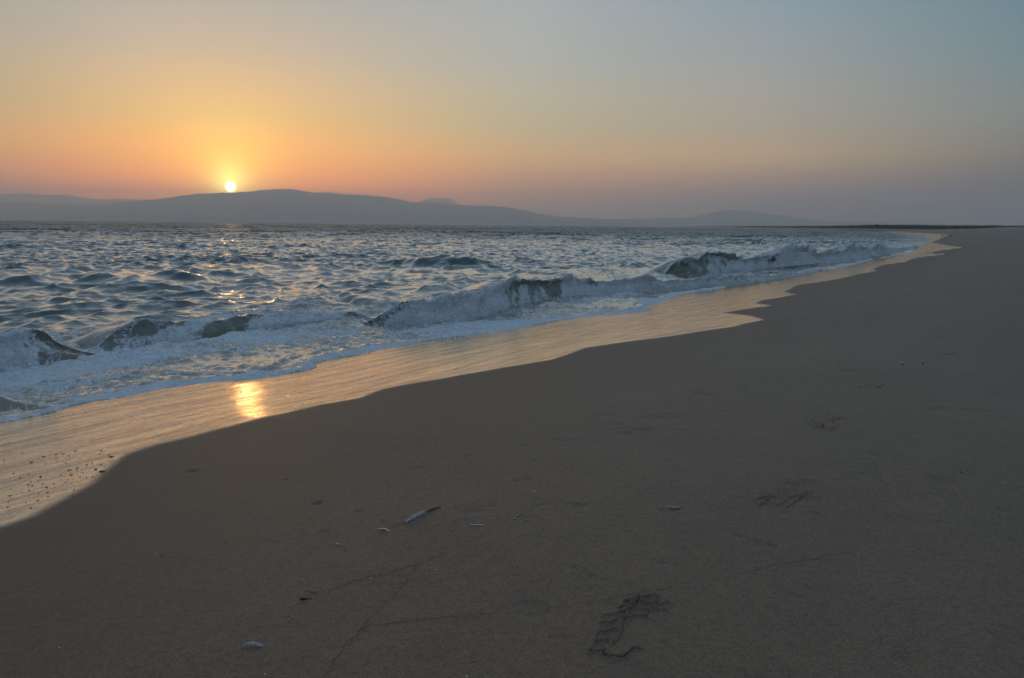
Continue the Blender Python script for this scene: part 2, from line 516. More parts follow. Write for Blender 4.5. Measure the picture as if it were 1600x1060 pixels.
def simple(name, col, rough=0.6, nscale=60, var=0.35, bmp=0.2):
    m, t = new_mat(name)
    co = t.node('ShaderNodeTexCoord').outputs['Object']
    n, _ = t.noise(co, nscale, 4)
    c2 = tuple(c * (1 - var) for c in col[:3]) + (1,)
    c = t.mix(t.mapr(n, 0.35, 0.65), c2, tuple(col[:3]) + (1,))
    principled(t, Base_Color=c, Roughness=rough, Normal=bump(t, n, bmp, 0.002))
    return m


# sand
MS, t = new_mat('sand')
pos = t.node('ShaderNodeNewGeometry').outputs['Position']
wet = attr(t, 'wet'); damp = attr(t, 'damp'); nearf = attr(t, 'near')
n_big, _ = t.noise(pos, 0.45, 4, 0.6)
n_mid, _ = t.noise(pos, 9, 4, 0.6)
n_gr, _ = t.noise(pos, 420, 2, 0.6)
n_gr2, _ = t.noise(pos, 150, 4, 0.75)
n_gr3, _ = t.noise(pos, 38, 4, 0.7)
col = t.mix(t.mapr(n_big, 0.35, 0.65), (0.198, 0.127, 0.080, 1), (0.244, 0.158, 0.100, 1))
mpt = t.node('ShaderNodeMapping'); mpt.vector_type = 'TEXTURE'
mpt.inputs['Rotation'].default_value = (0, 0, R(58)); mpt.inputs['Scale'].default_value = (9, 0.55, 1)
t.put(mpt.inputs['Vector'], pos)
n_tide, _ = t.noise(mpt.outputs[0], 1.0, 5, 0.7, 0.5)
col = t.mix(t.mapr(n_tide, 0.42, 0.60, 0.0, 0.42), col, (0.150, 0.098, 0.063, 1))
col = t.mix(t.mapr(n_mid, 0.4, 0.75, 0.0, 0.35), col, (0.160, 0.104, 0.066, 1))
col = t.mix(t.math('MULTIPLY', t.mapr(n_gr, 0.42, 0.58), 0.62), col, (0.36, 0.245, 0.165, 1))
col = t.mix(t.math('MULTIPLY', t.mapr(n_gr2, 0.50, 0.58), 0.65), col, (0.075, 0.05, 0.035, 1))
col = t.mix(t.mapr(n_gr3, 0.48, 0.62, 0.0, 0.38), col, (0.10, 0.066, 0.044, 1))
col = t.mix(t.math('MULTIPLY', damp, 0.5), col, (0.135, 0.080, 0.046, 1))
col = t.mix(wet, col, (0.10, 0.075, 0.058, 1))
# streaks in the wet film run along the beach
mp = t.node('ShaderNodeMapping'); mp.vector_type = 'TEXTURE'
mp.inputs['Rotation'].default_value = (0, 0, R(56)); mp.inputs['Scale'].default_value = (1.6, 0.24, 1)
t.put(mp.inputs['Vector'], pos)
n_st, _ = t.noise(mp.outputs[0], 1.3, 5, 0.62, 0.6)
n_st2, _ = t.noise(mp.outputs[0], 9, 4, 0.65, 0.4)
n_f, _ = t.noise(pos, 60, 3, 0.7)
rough_w = t.math('ADD', t.mapr(n_st, 0.42, 0.66, 0.045, 0.16), t.mapr(n_st2, 0.5, 0.75, 0.0, 0.08))
rough = t.mix(wet, (0.56, 0.56, 0.56, 1), rough_w)
hw = t.math('ADD', t.math('MULTIPLY', n_st2, 0.0045), t.math('MULTIPLY', n_st, 0.022))
hw = t.math('ADD', hw, t.math('MULTIPLY', n_f, 0.0009))
hd = t.math('ADD', t.math('MULTIPLY', n_gr, 0.0014), t.math('ADD', t.math('MULTIPLY', n_gr2, 0.0036), t.math('MULTIPLY', n_gr3, 0.0060)))
hmix = t.mix(wet, hd, hw)
nrm = bump(t, hmix, 0.75, 1.0)
p = principled(t, Base_Color=col, Roughness=rough, Normal=nrm, IOR=1.36)
film_gloss(t, p, nrm, rough_w, t.math('MULTIPLY', wet, t.math('MULTIPLY', t.mapr(n_st, 0.46, 0.64, 1.0, 0.62), t.mapr(n_st2, 0.5, 0.72, 1.0, 0.75))), 0.30, 1.35, (0.97, 0.82, 0.65, 1))

# water, with foam carried as a vertex value
def water_material(name, glass=False):
    m, t = new_mat(name)
    pos = t.node('ShaderNodeNewGeometry').outputs['Position']
    foam = attr(t, 'foam'); murk = attr(t, 'murk'); ro = attr(t, 'rough'); rip = attr(t, 'ripple')
    _, wv = t.noise(pos, 2.2, 3, 0.6)
    warp = t.vmath('ADD', pos, t.vmath('MULTIPLY', t.vmath('SUBTRACT', wv, (0.5, 0.5, 0.5)), (0.55, 0.55, 0.2)))
    vo = t.node('ShaderNodeTexVoronoi', feature='DISTANCE_TO_EDGE'); vo.inputs['Scale'].default_value = 5.5
    t.put(vo.inputs['Vector'], warp)
    vo2 = t.node('ShaderNodeTexVoronoi', feature='DISTANCE_TO_EDGE'); vo2.inputs['Scale'].default_value = 17
    t.put(vo2.inputs['Vector'], warp)
    l1 = t.mapr(vo.outputs[0], 0.0, 0.13, 1.0, 0.0)
    l2 = t.mapr(vo2.outputs[0], 0.0, 0.22, 1.0, 0.0)
    n1, _ = t.noise(warp, 3.0, 5, 0.65)
    n2, _ = t.noise(warp, 26, 4, 0.7)
    lac = t.math('ADD', t.math('MULTIPLY', l1, 0.10 if glass else 0.30), t.math('MULTIPLY', l2, 0.14 if glass else 0.24))
    v = t.math('ADD', foam, t.math('ADD', lac, t.math('ADD', t.math('MULTIPLY', t.math('SUBTRACT', n1, 0.5), 1.1), t.math('MULTIPLY', t.math('SUBTRACT', n2, 0.5), 0.42))))
    cover = t.mapr(v, 0.54, 0.76, 0.0, 1.0, True)
    cover = t.math('MULTIPLY', cover, t.mapr(foam, 0.02, 0.12))
    wc = t.mix(murk, (0.010, 0.058, 0.062, 1), (0.32, 0.32, 0.26, 1))
    fc = t.mix(t.mapr(n2, 0.35, 0.6), (0.60, 0.66, 0.72, 1), (0.84, 0.88, 0.92, 1))
    bc = t.mix(cover, wc, fc)
    lost = attr(t, 'lost')
    mpn = t.node('ShaderNodeMapping'); mpn.vector_type = 'TEXTURE'
    mpn.inputs['Rotation'].default_value = (0, 0, R(60)); mpn.inputs['Scale'].default_value = (2.6, 0.9, 1)
    t.put(mpn.inputs['Vector'], pos)
    _, ca_ = t.noise(mpn.outputs[0], 1.1, 2, 0.7)
    _, cb_ = t.noise(mpn.outputs[0], 0.09, 3, 0.8)
    nv = t.vmath('ADD', t.vmath('MULTIPLY', t.vmath('SUBTRACT', ca_, (0.5, 0.5, 0.5)), (2.4, 2.4, 0.0)),
                 t.vmath('MULTIPLY', t.vmath('SUBTRACT', cb_, (0.5, 0.5, 0.5)), (2.2, 2.2, 0.0)))
    sc_ = t.node('ShaderNodeVectorMath', operation='SCALE'); t.put(sc_.inputs[0], nv); t.put(sc_.inputs['Scale'], lost)
    nb = t.node('ShaderNodeVectorMath', operation='SCALE'); nb.inputs[0].default_value = (0.83, -0.56, 0.0); t.put(nb.inputs['Scale'], t.math('MULTIPLY', lost, 0.11))
    r1, _ = t.noise(pos, 7, 3, 0.6); r2, _ = t.noise(pos, 30, 3, 0.6)
    hr = t.math('ADD', t.math('MULTIPLY', r1, 0.05), t.math('MULTIPLY', r2, 0.014))
    hr = t.math('MULTIPLY', hr, rip)
    hf = t.math('MULTIPLY', t.math('ADD', t.math('MULTIPLY', n2, 0.025), t.math('MULTIPLY', t.math('ADD', l2, l1), 0.012)), cover)
    nrm = bump(t, t.math('ADD', hr, hf), 0.8, 1.0)
    nrm = t.vmath('NORMALIZE', t.vmath('ADD', t.vmath('ADD', nrm, nb.outputs[0]), sc_.outputs[0]))
    rr = t.mix(cover, ro, (0.75, 0.75, 0.75, 1))
    p = principled(t, Base_Color=bc, Roughness=rr, Normal=nrm, IOR=1.33)
    t.put(p.inputs['Specular IOR Level'], t.mapr(lost, 0.4, 2.6, 0.5, 0.08))
    film_gloss(t, p, nrm, ro, t.math('MULTIPLY', t.math('SUBTRACT', 1.0, cover), t.mapr(lost, 0.3, 2.6, 1.0, 0.46)), 0.78, 1.1)
    if glass:
        out = [n for n in t.n if n.type == 'OUTPUT_MATERIAL'][0]; old = out.inputs[0].links[0].from_socket
        tr = t.node('ShaderNodeBsdfTranslucent'); tr.inputs[0].default_value = (0.62, 0.70, 0.58, 1)
        mx = t.node('ShaderNodeMixShader'); t.put(mx.inputs[0], t.math('MULTIPLY', murk, t.math('SUBTRACT', 0.55, t.math('MULTIPLY', cover, 0.40))))
        t.l.new(old, mx.inputs[1]); t.l.new(tr.outputs[0], mx.inputs[2]); t.l.new(mx.outputs[0], out.inputs[0])
    return m


MW = water_material('sea_water')
MWB = water_material('breaker_water', True)

# ------------------------------------------------------------------ sand mesh: fine near the camera, out to the horizon
fa = np.arange(-35.5, 35.5, 0.058)
ca = np.concatenate([np.arange(-180, -60, 6.0), np.arange(-60, -36, 1.0), fa, np.arange(36, 60, 1.0), np.arange(60, 180, 6.0)])
th = np.radians(np.concatenate([np.arange(33, 18, -0.032), np.arange(18, 0.42, -0.052)]))
rad = np.concatenate([[0.02, 0.4, 0.8, 1.2, 1.45], 1.06 / np.tan(th)])
rad = np.concatenate([rad, np.geomspace(rad[-1] * 1.03, 8950, 110)])
AZ, RD = np.meshgrid(np.radians(ca), rad)
X = RD * np.sin(AZ); Y = RD * np.cos(AZ)
Z, D = beach_z(X, Y)
V = np.stack([X.ravel(), Y.ravel(), Z.ravel()], 1); Dr = D.ravel()
V[:, 2] += sand_detail(V, Dr)
wd, _ = signed(V[:, :2], WET)
rr = np.hypot(V[:, 0], V[:, 1])
lz = 0.05 + 0.10 * sstep(16, 7, rr) * sstep(-2, -5, V[:, 0])
wet_a = sstep(-lz, lz * 1.3, wd + 0.03 * N1.at(V[:, 0], V[:, 1]) * sstep(30, 8, rr))
damp_a = sstep(-2.6, 0.1, wd)
V[:, 2] -= 0.010 * sstep(-0.5, 0.4, wd)
SAND_CA = ca.copy(); SAND_RAD = rad.copy(); SAND_Z = V[:, 2].reshape(len(rad), len(ca)).copy()
sand = mesh_np('sand', V, grid_quads(len(rad), len(ca), wrap=True), MS, {'wet': wet_a, 'damp': damp_a, 'near': rr * 0})
tag(sand, 'smooth damp sand beach with footprints sloping down to the surf', None, None, 'structure')

# ------------------------------------------------------------------ sea
TW = [Tile(331, 7, 45, 21, slope=0.020, spread=4), Tile(83, 1.9, 8, 22, slope=0.038, spread=2), Tile(21, 0.42, 1.7, 23, slope=0.25, spread=1.6),
      Tile(6.1, 0.14, 0.65, 24, slope=0.19, spread=0.6)]
TMID = [16, 4.0, 1.0, 0.32]; TSL = [0.020, 0.038, 0.25, 0.19]


def sea_waves(x, y, spacing, dist_off):
    """height, chop and the slope lost to the grid"""
    h = np.zeros_like(x); dx = np.zeros_like(x); dy = np.zeros_like(x); lost = np.full_like(x, 0.010 ** 2)
    amp = sstep(0.8, 9, dist_off)
    for T_, lm, sl in zip(TW, TMID, TSL):
        f = 1 - sstep(1.2, 9.0, spacing / lm)
        a = f * (amp * 0.94 + 0.06 if lm > 3 else amp * 0.80 + 0.20 * sstep(.3, 1.5, dist_off))
        h += a * T_.at(x, y); dx += a * T_.at(x, y, 'dx'); dy += a * T_.at(x, y, 'dy')
        lost += (sl * sstep(0.3, 1.8, spacing / lm)) ** 2
    # nonlinear sharpening of the larger crests
    return h + 0.7 * np.clip(h, 0, 1) ** 2, dx * 1.2, dy * 1.2, lost * 0.5


SWELLS = [
        ([(585, 409, 0.5), (620, 410, 5), (650, 412, 12), (690, 413, 17), (735, 413, 13), (770, 412, 7), (800, 410, 1)],),
        ([(195, 432, 0.5), (215, 434, 8), (255, 436, 12), (285, 436, 9), (330, 434, 2)],),
        ([(100, 436, 0.5), (125, 438, 9), (160, 441, 11), (200, 446, 8), (235, 447, 1)],),
        ([(0, 441, 2), (20, 442, 8), (50, 443, 5), (85, 442, 1)],),
        ([(395, 478, 1), (415, 479, 8), (432, 479, 13), (450, 482, 7), (480, 484, 1)],),
        ([(540, 474, 1), (555, 475, 8), (580, 475, 9), (610, 474, 5), (650, 471, 1)],),
        ([(650, 470, 1), (700, 462, 8), (760, 450, 12), (810, 440, 9), (870, 430, 2)],),
        ([(780, 405, 1), (800, 407, 7), (830, 408, 5), (860, 408, 1)],)]


def swell_add(X, Y):
    """single unbroken swells, seen as dark humps: height and shoreward push"""
    P = np.stack([X, Y], 1); hz = np.zeros(len(X)); px_ = np.zeros((len(X), 2))
    for pts, in SWELLS:
        c = np.array(pts, float)
        L = np.array([to_plane(a, b, 0.03) for a, b, _ in c]); dep = c[:, 1] - (353 + 0.0105 * (c[:, 0] - 800))
        A = HC * c[:, 2] / dep; A[0] = A[-1] = 0
        Tn = (L[-1] - L[0]) / np.linalg.norm(L[-1] - L[0]); Nn = np.array([Tn[1], -Tn[0]])
        ls = (L - L[0]) @ Tn; lv = (L - L[0]) @ Nn
        K = catmull(np.column_stack([ls, lv, A]), 8); K[:, 2] = np.maximum(K[:, 2], 0)
        m = np.where((X > L[:, 0].min() - 5) & (X < L[:, 0].max() + 5) & (Y > L[:, 1].min() - 6) & (Y < L[:, 1].max() + 6))[0]
        if not len(m): continue
        s_ = (P[m] - L[0]) @ Tn
        Am = np.interp(s_, K[:, 0], K[:, 2]); u = (P[m] - L[0]) @ Nn - np.interp(s_, K[:, 0], K[:, 1])
        endf = 1.0
        w = 0.55 + 0.9 * Am; u = u + w * 0.9 + 0.12 * N1.at(X[m], Y[m])
        hgt = Am * 1.05 * np.where(u > 0, np.exp(-(u / (0.75 * w)) ** 2), np.exp(-(u / (1.7 * w)) ** 2)) * endf
        hz[m] += hgt; px_[m] += (hgt ** 1.3 * 0.8)[:, None] * np.array([[math.cos(R(-34)), math.sin(R(-34))]])
    return hz, px_


fa = np.arange(-36.5, 34.0, 0.075)
ca = np.concatenate([np.arange(-150, -60, 4.0), np.arange(-60, -37, 0.6), fa])
th = np.radians(np.concatenate([np.arange(24, 8, -0.03), np.arange(8, 3, -0.020), np.arange(3, 0.35, -0.0055), np.arange(0.35, 0.03, -0.004)]))
rad = HC / np.tan(th)
rad = np.concatenate([rad[rad < 5500], np.geomspace(5600, 8950, 12)])
AZ, RD = np.meshgrid(np.radians(ca), rad)
X = (RD * np.sin(AZ)).ravel(); Y = (RD * np.cos(AZ)).ravel()
spc = np.broadcast_to(np.gradient(rad)[:, None], AZ.shape).ravel()
P = np.stack([X, Y], 1)
db, sb, side = seg_dist(P, BASE)
OFF = -db * side                                # metres seaward of the mean water line
keep = OFF > -6
# only vertices near or beyond the shore are worth the work
ssd = np.full(len(P), -9.0); ks = np.where(keep & (OFF < 12))[0]
ssd[ks], _ = signed(P[ks], SWASH)
ssd[OFF >= 12] = OFF[OFF >= 12]
land = ssd < -0.35
h, dx, dy, lost = sea_waves(X, Y, spc, np.maximum(OFF, ssd * (ssd < 2)))
bed = np.full(len(P), -2.0); bed[ks], _ = beach_z(X[ks], Y[ks])
lipw = 0.12 * (1 + 0.5 * N1.at(X * 1.3, Y * 1.3))
lipw = np.clip(lipw, 0.05, 0.3)
film = 0.044 * np.sin(np.clip(ssd / lipw, 0, 1) * math.pi / 2) * (1 - 0.72 * sstep(lipw, lipw * 3.2, ssd)) * (0.8 + 0.3 * N1.at(X * .7, Y * .7))
lip2 = 0.62 + 0.30 * N4.at(X * 2.2 + 9, Y * 2.2); lip2b = 1.35 + 0.5 * N4.at(X * 1.7, Y * 1.7 + 5)
on2 = sstep(-0.2, 0.8, N4.at(X * 1.3, Y * 1.3)); on3 = sstep(-0.1, 0.9, N4.at(X * 1.3 + 30, Y * 1.3))
second = np.exp(-((ssd - lip2) / 0.07) ** 2) * on2 + np.exp(-((ssd - lip2b) / 0.10) ** 2) * on3
film = film + 0.026 * second * (ssd > 0.1)
lump = (0.011 * np.abs(N02.at(X, Y)) + 0.006 * N02.at(X * 2.1, Y * 2.1)) * sstep(0.02, 0.3, ssd) * (1 - sstep(3, 8, ssd)) * (spc < 0.3)
lump += 0.020 * np.clip(N1.at(X * 1.3, Y * 1.3), -0.6, 2) * sstep(0.1, 0.7, ssd) * (1 - sstep(4, 9, ssd)) * (spc < 0.4)
zs = np.maximum(h - 0.02, bed - 0.010 + film) + lump
near_z = bed - 0.010 + film + lump
mixn = sstep(0.6, 2.2, ssd)
Zs = np.where(ssd < 0, bed - 0.012 + np.clip(ssd, -0.3, 0) * 0.8, near_z * (1 - mixn) + np.maximum(zs, near_z - 0.02) * mixn)
fx = sstep(1.0, 4.0, ssd)
shz, spx = swell_add(X, Y)
V = np.stack([X + dx * fx + spx[:, 0], Y + dy * fx + spx[:, 1], Zs + shz], 1)
# foam: solid near the swash edge, torn further out, nearly none beyond the breakers
big = N4.at(X * 1.1, Y * 1.1) * 0.14 + N1.at(X * 0.6, Y * 0.6) * 0.10
st_a = X * 0.83 - Y * 0.56; st_b = X * 0.56 + Y * 0.83
strk = N1.at(st_a * 1.6, st_b * 0.45) * 0.15
foam = 0.72 * (1 - sstep(lipw * 1.2, lipw * 3.0, ssd)) + 0.30 * np.clip(second, 0, 1) + (0.05 + 1.2 * (big + strk)) * (1 - sstep(2.0, 5.2, OFF)) + big * (1 - sstep(4, 9, OFF)) * 0.6
foam = np.maximum(foam, (0.04 + 1.3 * (big + strk)) * (1 - sstep(4.0, 9.0, OFF)))
foam = foam + 0.10 * (1 - sstep(1.5, 4.0, OFF)) * sstep(-12, 2, X) * sstep(40, 12, Y)
foam[(ssd < 0.004)] = 0.2
murk = 0.85 * (1 - sstep(1.0, 7.0, OFF)) + 0.12 * (1 - sstep(8, 30, OFF))
lostn = np.sqrt(np.maximum(lost - 0.012 ** 2, 0) / 0.5) / 0.13
rough = 0.13 + 0.27 * sstep(0.5, 2.0, lostn)
ripple = sstep(0.15, 0.03, spc) * 0.25 + 0.16
attrs = {'foam': np.clip(foam, 0, 1), 'murk': murk, 'rough': rough, 'ripple': ripple, 'lost': lostn}
Q = grid_quads(len(rad), len(ca), ~land & keep)
V, Q, attrs = compact(V, Q, attrs)
water = mesh_np('sea', V, Q, MW, attrs)
tag(water, 'choppy teal sea with foamy swash running up the sand', None, None, 'structure')

# ------------------------------------------------------------------ breaking waves
BR = NT
def base_point(px, py):
    return to_plane(px, py, 0.03)


def ribbon(name, ctl, label, ds, front=0.75, backw=2.6, curl=0.45, nu=70, lumpy=1.0, seed=0):
    """ctl: (px, py of the foot, height px, foam 0-1)"""
    ctl = np.array(ctl, float)
    W_ = np.array([base_point(a, b) for a, b, _, _ in ctl])
    dep = ctl[:, 1] - (353 + 0.0105 * (ctl[:, 0] - 800))
    A_ = HC * ctl[:, 2] / dep * 0.80
    K = np.column_stack([W_, A_, ctl[:, 3]])
    K = catmull(K, 14)
    seg = np.linalg.norm(np.diff(K[:, :2], axis=0), axis=1); cum = np.concatenate([[0], np.cumsum(seg)])
    n = int(cum[-1] / ds); s = np.linspace(0, cum[-1], n)
    K = np.column_stack([np.interp(s, cum, K[:, i]) for i in range(4)])
    pos_ = K[:, :2]; A = np.clip(K[:, 2], 0.004, 2); fo = np.clip(K[:, 3], 0, 1)
    T = np.gradient(pos_, axis=0)
    k = int(0.8 / ds) | 1
    ker = np.hanning(k + 2)[1:-1]; ker /= ker.sum()
    Tp = np.column_stack([np.convolve(np.pad(T[:, i], k // 2, 'edge'), ker, 'valid') for i in range(2)])
    Tp /= np.linalg.norm(Tp, axis=1)[:, None]
    Nn = np.column_stack([Tp[:, 1], -Tp[:, 0]])          # shoreward
    A = A * (1 + 0.13 * N1.at(s * 0.9 + seed, s * 0 + seed))
    # u: -1 (back foot) .. 0 crest .. 1 front foot
    u = np.concatenate([-np.linspace(1, 0, nu // 2, endpoint=False) ** 1.3, np.linspace(0, 1, nu - nu // 2)])
    U, S = np.meshgrid(u, s); Ag = A[:, None] + U * 0; Fg = fo[:, None] + U * 0
    wf = front * Ag + 0.05; wb = backw * Ag + 0.35
    jag = 0.14 * Ag * N1.at(S * 1.5 + 7 + seed, U * 0)
    dist = np.where(U < 0, U * wb, U * wf) - wf + jag * (1 - np.abs(U))
    pb = np.clip(1 - np.abs(U), 0, 1); pb = np.where(U < 0, pb ** 2 * (3 - 2 * pb), np.cos(np.clip(U, 0, 1) * math.pi / 2) ** 0.85)
    zz = Ag * pb
    # the lip leans over and the face below it is hollow
    lean = curl * Ag * np.exp(-((U - 0.10) / 0.30) ** 2) - 0.28 * curl * Ag * np.exp(-((U - 0.6) / 0.22) ** 2)
    dist = dist + lean
    # turbulence of the white water
    arc = np.where(U < 0, U * wb, U * (wf + Ag))
    fr = sstep(-0.5, 0.05, U)
    t1 = N1.at(S * 1.8 + seed, arc * 1.8); t2 = N02.at(S * 1.2 + seed * 2, arc * 0.8); t3 = N02.at(S * 3.1, arc * 2.6 + seed)
    lum = lumpy * Fg ** 1.6 * fr * (1 - 0.6 * np.clip(U, 0, 1) ** 4)
    puff = lum * (0.13 * np.abs(t1) + 0.050 * np.abs(t2) + 0.014 * np.abs(t3)) * np.sqrt(Ag / 0.5)
    dist = dist + puff * 0.9; zz = zz + puff * (0.75 * np.exp(-((U - 0.1) / 0.35) ** 2) + 0.12)
    Xr = pos_[:, None, 0] + Nn[:, None, 0] * dist; Yr = pos_[:, None, 1] + Nn[:, None, 1] * dist
    hh = sea_waves(Xr, Yr, Xr * 0 + 0.25, np.maximum(Xr * 0, 5.0))[0] * 0.45
    edge = sstep(0.0, 0.14, 1 - np.abs(U)); ends = sstep(0, 1.1, np.minimum(S, s[-1] - S))
    Zr = (zz + np.clip(hh, -.1, .2) * (1 - 0.6 * fr)) * ends + 0.02 - 0.10 * (1 - edge) - 0.10 * (1 - ends)
    # foam: over the lip and down the broken parts of the face
    streak = N02.at(S * 0.9 + arc * 0.5 + seed, arc * 0.7 - S * 0.25) * 0.12 + N1.at(S * 1.7 + arc * 1.2, arc * 1.6 + seed) * 0.15 + N1.at(S * .5 + arc, arc * .9 + seed + 3) * 0.08
    fm = Fg * (0.30 + 0.62 * sstep(-0.12, 0.12, U)) + 0.10 * sstep(-0.1, .1, U) * sstep(0, .2, Fg) + 0.28 * np.exp(-((U - 0.02) / 0.10) ** 2) * sstep(0.15, 0.4, Fg) + streak * (0.3 + Fg)
    fm = fm * sstep(-0.9, -0.1, U) + 0.25 * Fg * sstep(0.6, 1, U)
    fm = fm + 0.35 * sstep(0.8, 0.95, Fg) * sstep(-0.3, 0.0, U)
    fm = np.where(Fg < 0.03, 0, fm)
    mk = 0.75 * sstep(-0.2, 0.35, U) * (0.55 + 0.45 * sstep(0.0, 1.0, U)) * (0.3 + 0.7 * sstep(0.02, 0.3, Fg))
    at_ = {'foam': np.clip(fm, 0, 1).ravel(), 'murk': mk.ravel(), 'rough': (U * 0 + 0.16).ravel(), 'ripple': (U * 0 + 0.35).ravel()}
    o = mesh_np(name, np.stack([Xr.ravel(), Yr.ravel(), Zr.ravel()], 1), grid_quads(len(s), len(u)), MWB, at_)
    tag(o, label, None, None, 'structure')
    crest = nu // 2
    return np.stack([Xr[:, crest + 3], Yr[:, crest + 3], Zr[:, crest + 3]], 1), A, fo, Nn


spray_src = []
spray_src.append(ribbon('breaking_wave', [(545, 499, 3, .2), (580, 503, 16, .5), (640, 504, 26, .85), (680, 502, 33, .9), (720, 499, 41, 1), (760, 490, 42, .9), (800, 478, 41, .55),
                          (860, 466, 33, .42), (893, 461, 38, .85), (940, 457, 21, .75), (1000, 454, 20, .9), (1060, 451, 12, .8), (1120, 446, 12, .95),
                          (1180, 441, 10, .98), (1240, 433, 5, .9), (1300, 421, 1, .9)], 'long curling breaker collapsing into white water beside the wet sand', 0.018, seed=3))
spray_src.append(ribbon('breaking_wave', [(-330, 640, 55, .8), (-160, 602, 62, .8), (0, 572, 60, .50), (45, 568, 71, .50), (90, 560, 64, .30), (120, 552, 50, .40), (150, 548, 32, .5), (190, 546, 12, .4)],
                 'steep shore break with a foamy lip at the far left', 0.012, front=0.95, seed=8))
spray_src.append(ribbon('breaking_wave', [(120, 549, 2, .3), (160, 546, 22, .45), (230, 536, 36, .5), (300, 528, 30, .55), (370, 518, 24, .5), (440, 508, 17, .62), (500, 502, 13, .66), (560, 498, 10, .7), (620, 492, 3, .4)],
                 'low broken wave with torn foam beside the shore break', 0.018, front=1.6, curl=0.15, seed=15))
spray_src.append(ribbon('breaking_wave', [(1030, 430, 4, .1), (1050, 429, 18, .35), (1080, 428, 25, .48), (1130, 425, 27, .58), (1180, 421, 22, .58), (1205, 420, 22, .6), (1230, 418, 32, 1), (1260, 415, 26, 1),
                          (1290, 412, 15, .9), (1320, 408, 20, .9), (1345, 405, 21, .95), (1375, 400, 12, .95), (1405, 394, 5, .9), (1436, 386, 2, .9)],
                 'outer breaker bursting into spray further along the shore', 0.035, seed=23))
# spray thrown up along the lips, and the burst over the outer breaker
MF, t = new_mat('spray')
principled(t, Base_Color=(0.80, 0.83, 0.85, 1), Roughness=0.5)
OCT = np.array([[1, 0, 0], [-1, 0, 0], [0, 1, 0], [0, -1, 0], [0, 0, 1], [0, 0, -1]], float)
OF = np.array([[0, 2, 4], [2, 1, 4], [1, 3, 4], [3, 0, 4], [2, 0, 5], [1, 2, 5], [3, 1, 5], [0, 3, 5]])
pc = []
for (cr_, A, fo, Nn), dens, rmax, up_ in zip(spray_src, (260, 320, 60, 420), (0.008, 0.006, 0.006, 0.014), (1, 1, .6, 1)):
    L = np.linalg.norm(cr_[-1, :2] - cr_[0, :2]); n = int(dens * L)
    w = (fo ** 2.2 * A) ; w = w / w.sum()
    idx = rng.choice(len(cr_), n, p=w)
    clump = np.clip(N1.at(idx * 0.05, idx * 0.0) + 0.6, 0.05, 2)
    hgt = rng.exponential(0.07, n) * A[idx] * 1.3 * clump * up_
    out = rng.normal(0, 0.10, n) * A[idx] + 0.15 * A[idx] * rng.random(n)
    ps = cr_[idx].copy(); ps[:, :2] += Nn[idx] * out[:, None] + rng.normal(0, 0.02, (n, 2)); ps[:, 2] += hgt - 0.02
    pc.append(np.column_stack([ps, rmax * rng.random(n) ** 2.2 + 0.0015]))
def burst(px, py, n, w, hgt, rmax):
    c = base_point(px, py)
    a = rng.normal(0, 1, (n, 2)) * w
    zz = rng.random(n) ** 1.3 * hgt * np.exp(-(a[:, 0] / w) ** 2 * 0.45) + 0.1
    x = c[0] + a[:, 0] * 0.75 + a[:, 1] * .25; y = c[1] + a[:, 0] * 0.9 + a[:, 1] * .3 - 0.1
    pc.append(np.column_stack([x, y, zz, rmax * rng.random(n) ** 2 + 0.003]))
burst(1228, 418, 9000, 0.55, 0.85, 0.016)
burst(1226, 418, 5200, 0.42, 0.80, 0.034)
burst(1248, 416, 4000, 0.8, 0.70, 0.018)
burst(1255, 416, 3200, 0.8, 0.52, 0.036)
burst(1342, 404, 5000, 1.2, 0.66, 0.020)
burst(1345, 404, 3200, 1.3, 0.62, 0.045)
burst(1385, 399, 2000, 1.5, 0.5, 0.03)
PCL = np.vstack(pc)
rot = rng.normal(size=(len(PCL), 1, 3)) * 0.15 + 1
VV = (PCL[:, None, :3] + OCT[None] * PCL[:, None, 3:4] * rot).reshape(-1, 3)
FF = (OF[None] + 6 * np.arange(len(PCL))[:, None, None]).reshape(-1, 3)
sp = mesh_np('sea_spray', VV, FF, MF)
tag(sp, 'white spray drops thrown up along the lips of the breakers', None, None, 'stuff')

# ------------------------------------------------------------------ far hills
def hill_material(name, c1, c2):
    m, t = new_mat(name)
    pos = t.node('ShaderNodeNewGeometry').outputs['Position']
    n, _ = t.noise(pos, 0.004, 6, 0.6)
    principled(t, Base_Color=t.mix(t.mapr(n, 0.35, 0.65), c1, c2), Roughness=0.95, Normal=bump(t, n, 0.4, 40))
    return m


MH = hill_material('hill_scrub', (0.19, 0.175, 0.155, 1), (0.25, 0.225, 0.19, 1))


def px_dir(px, py):
    r = ray(px, py)
    return math.atan2(r[0], r[1]), r[2] / math.hypot(r[0], r[1])


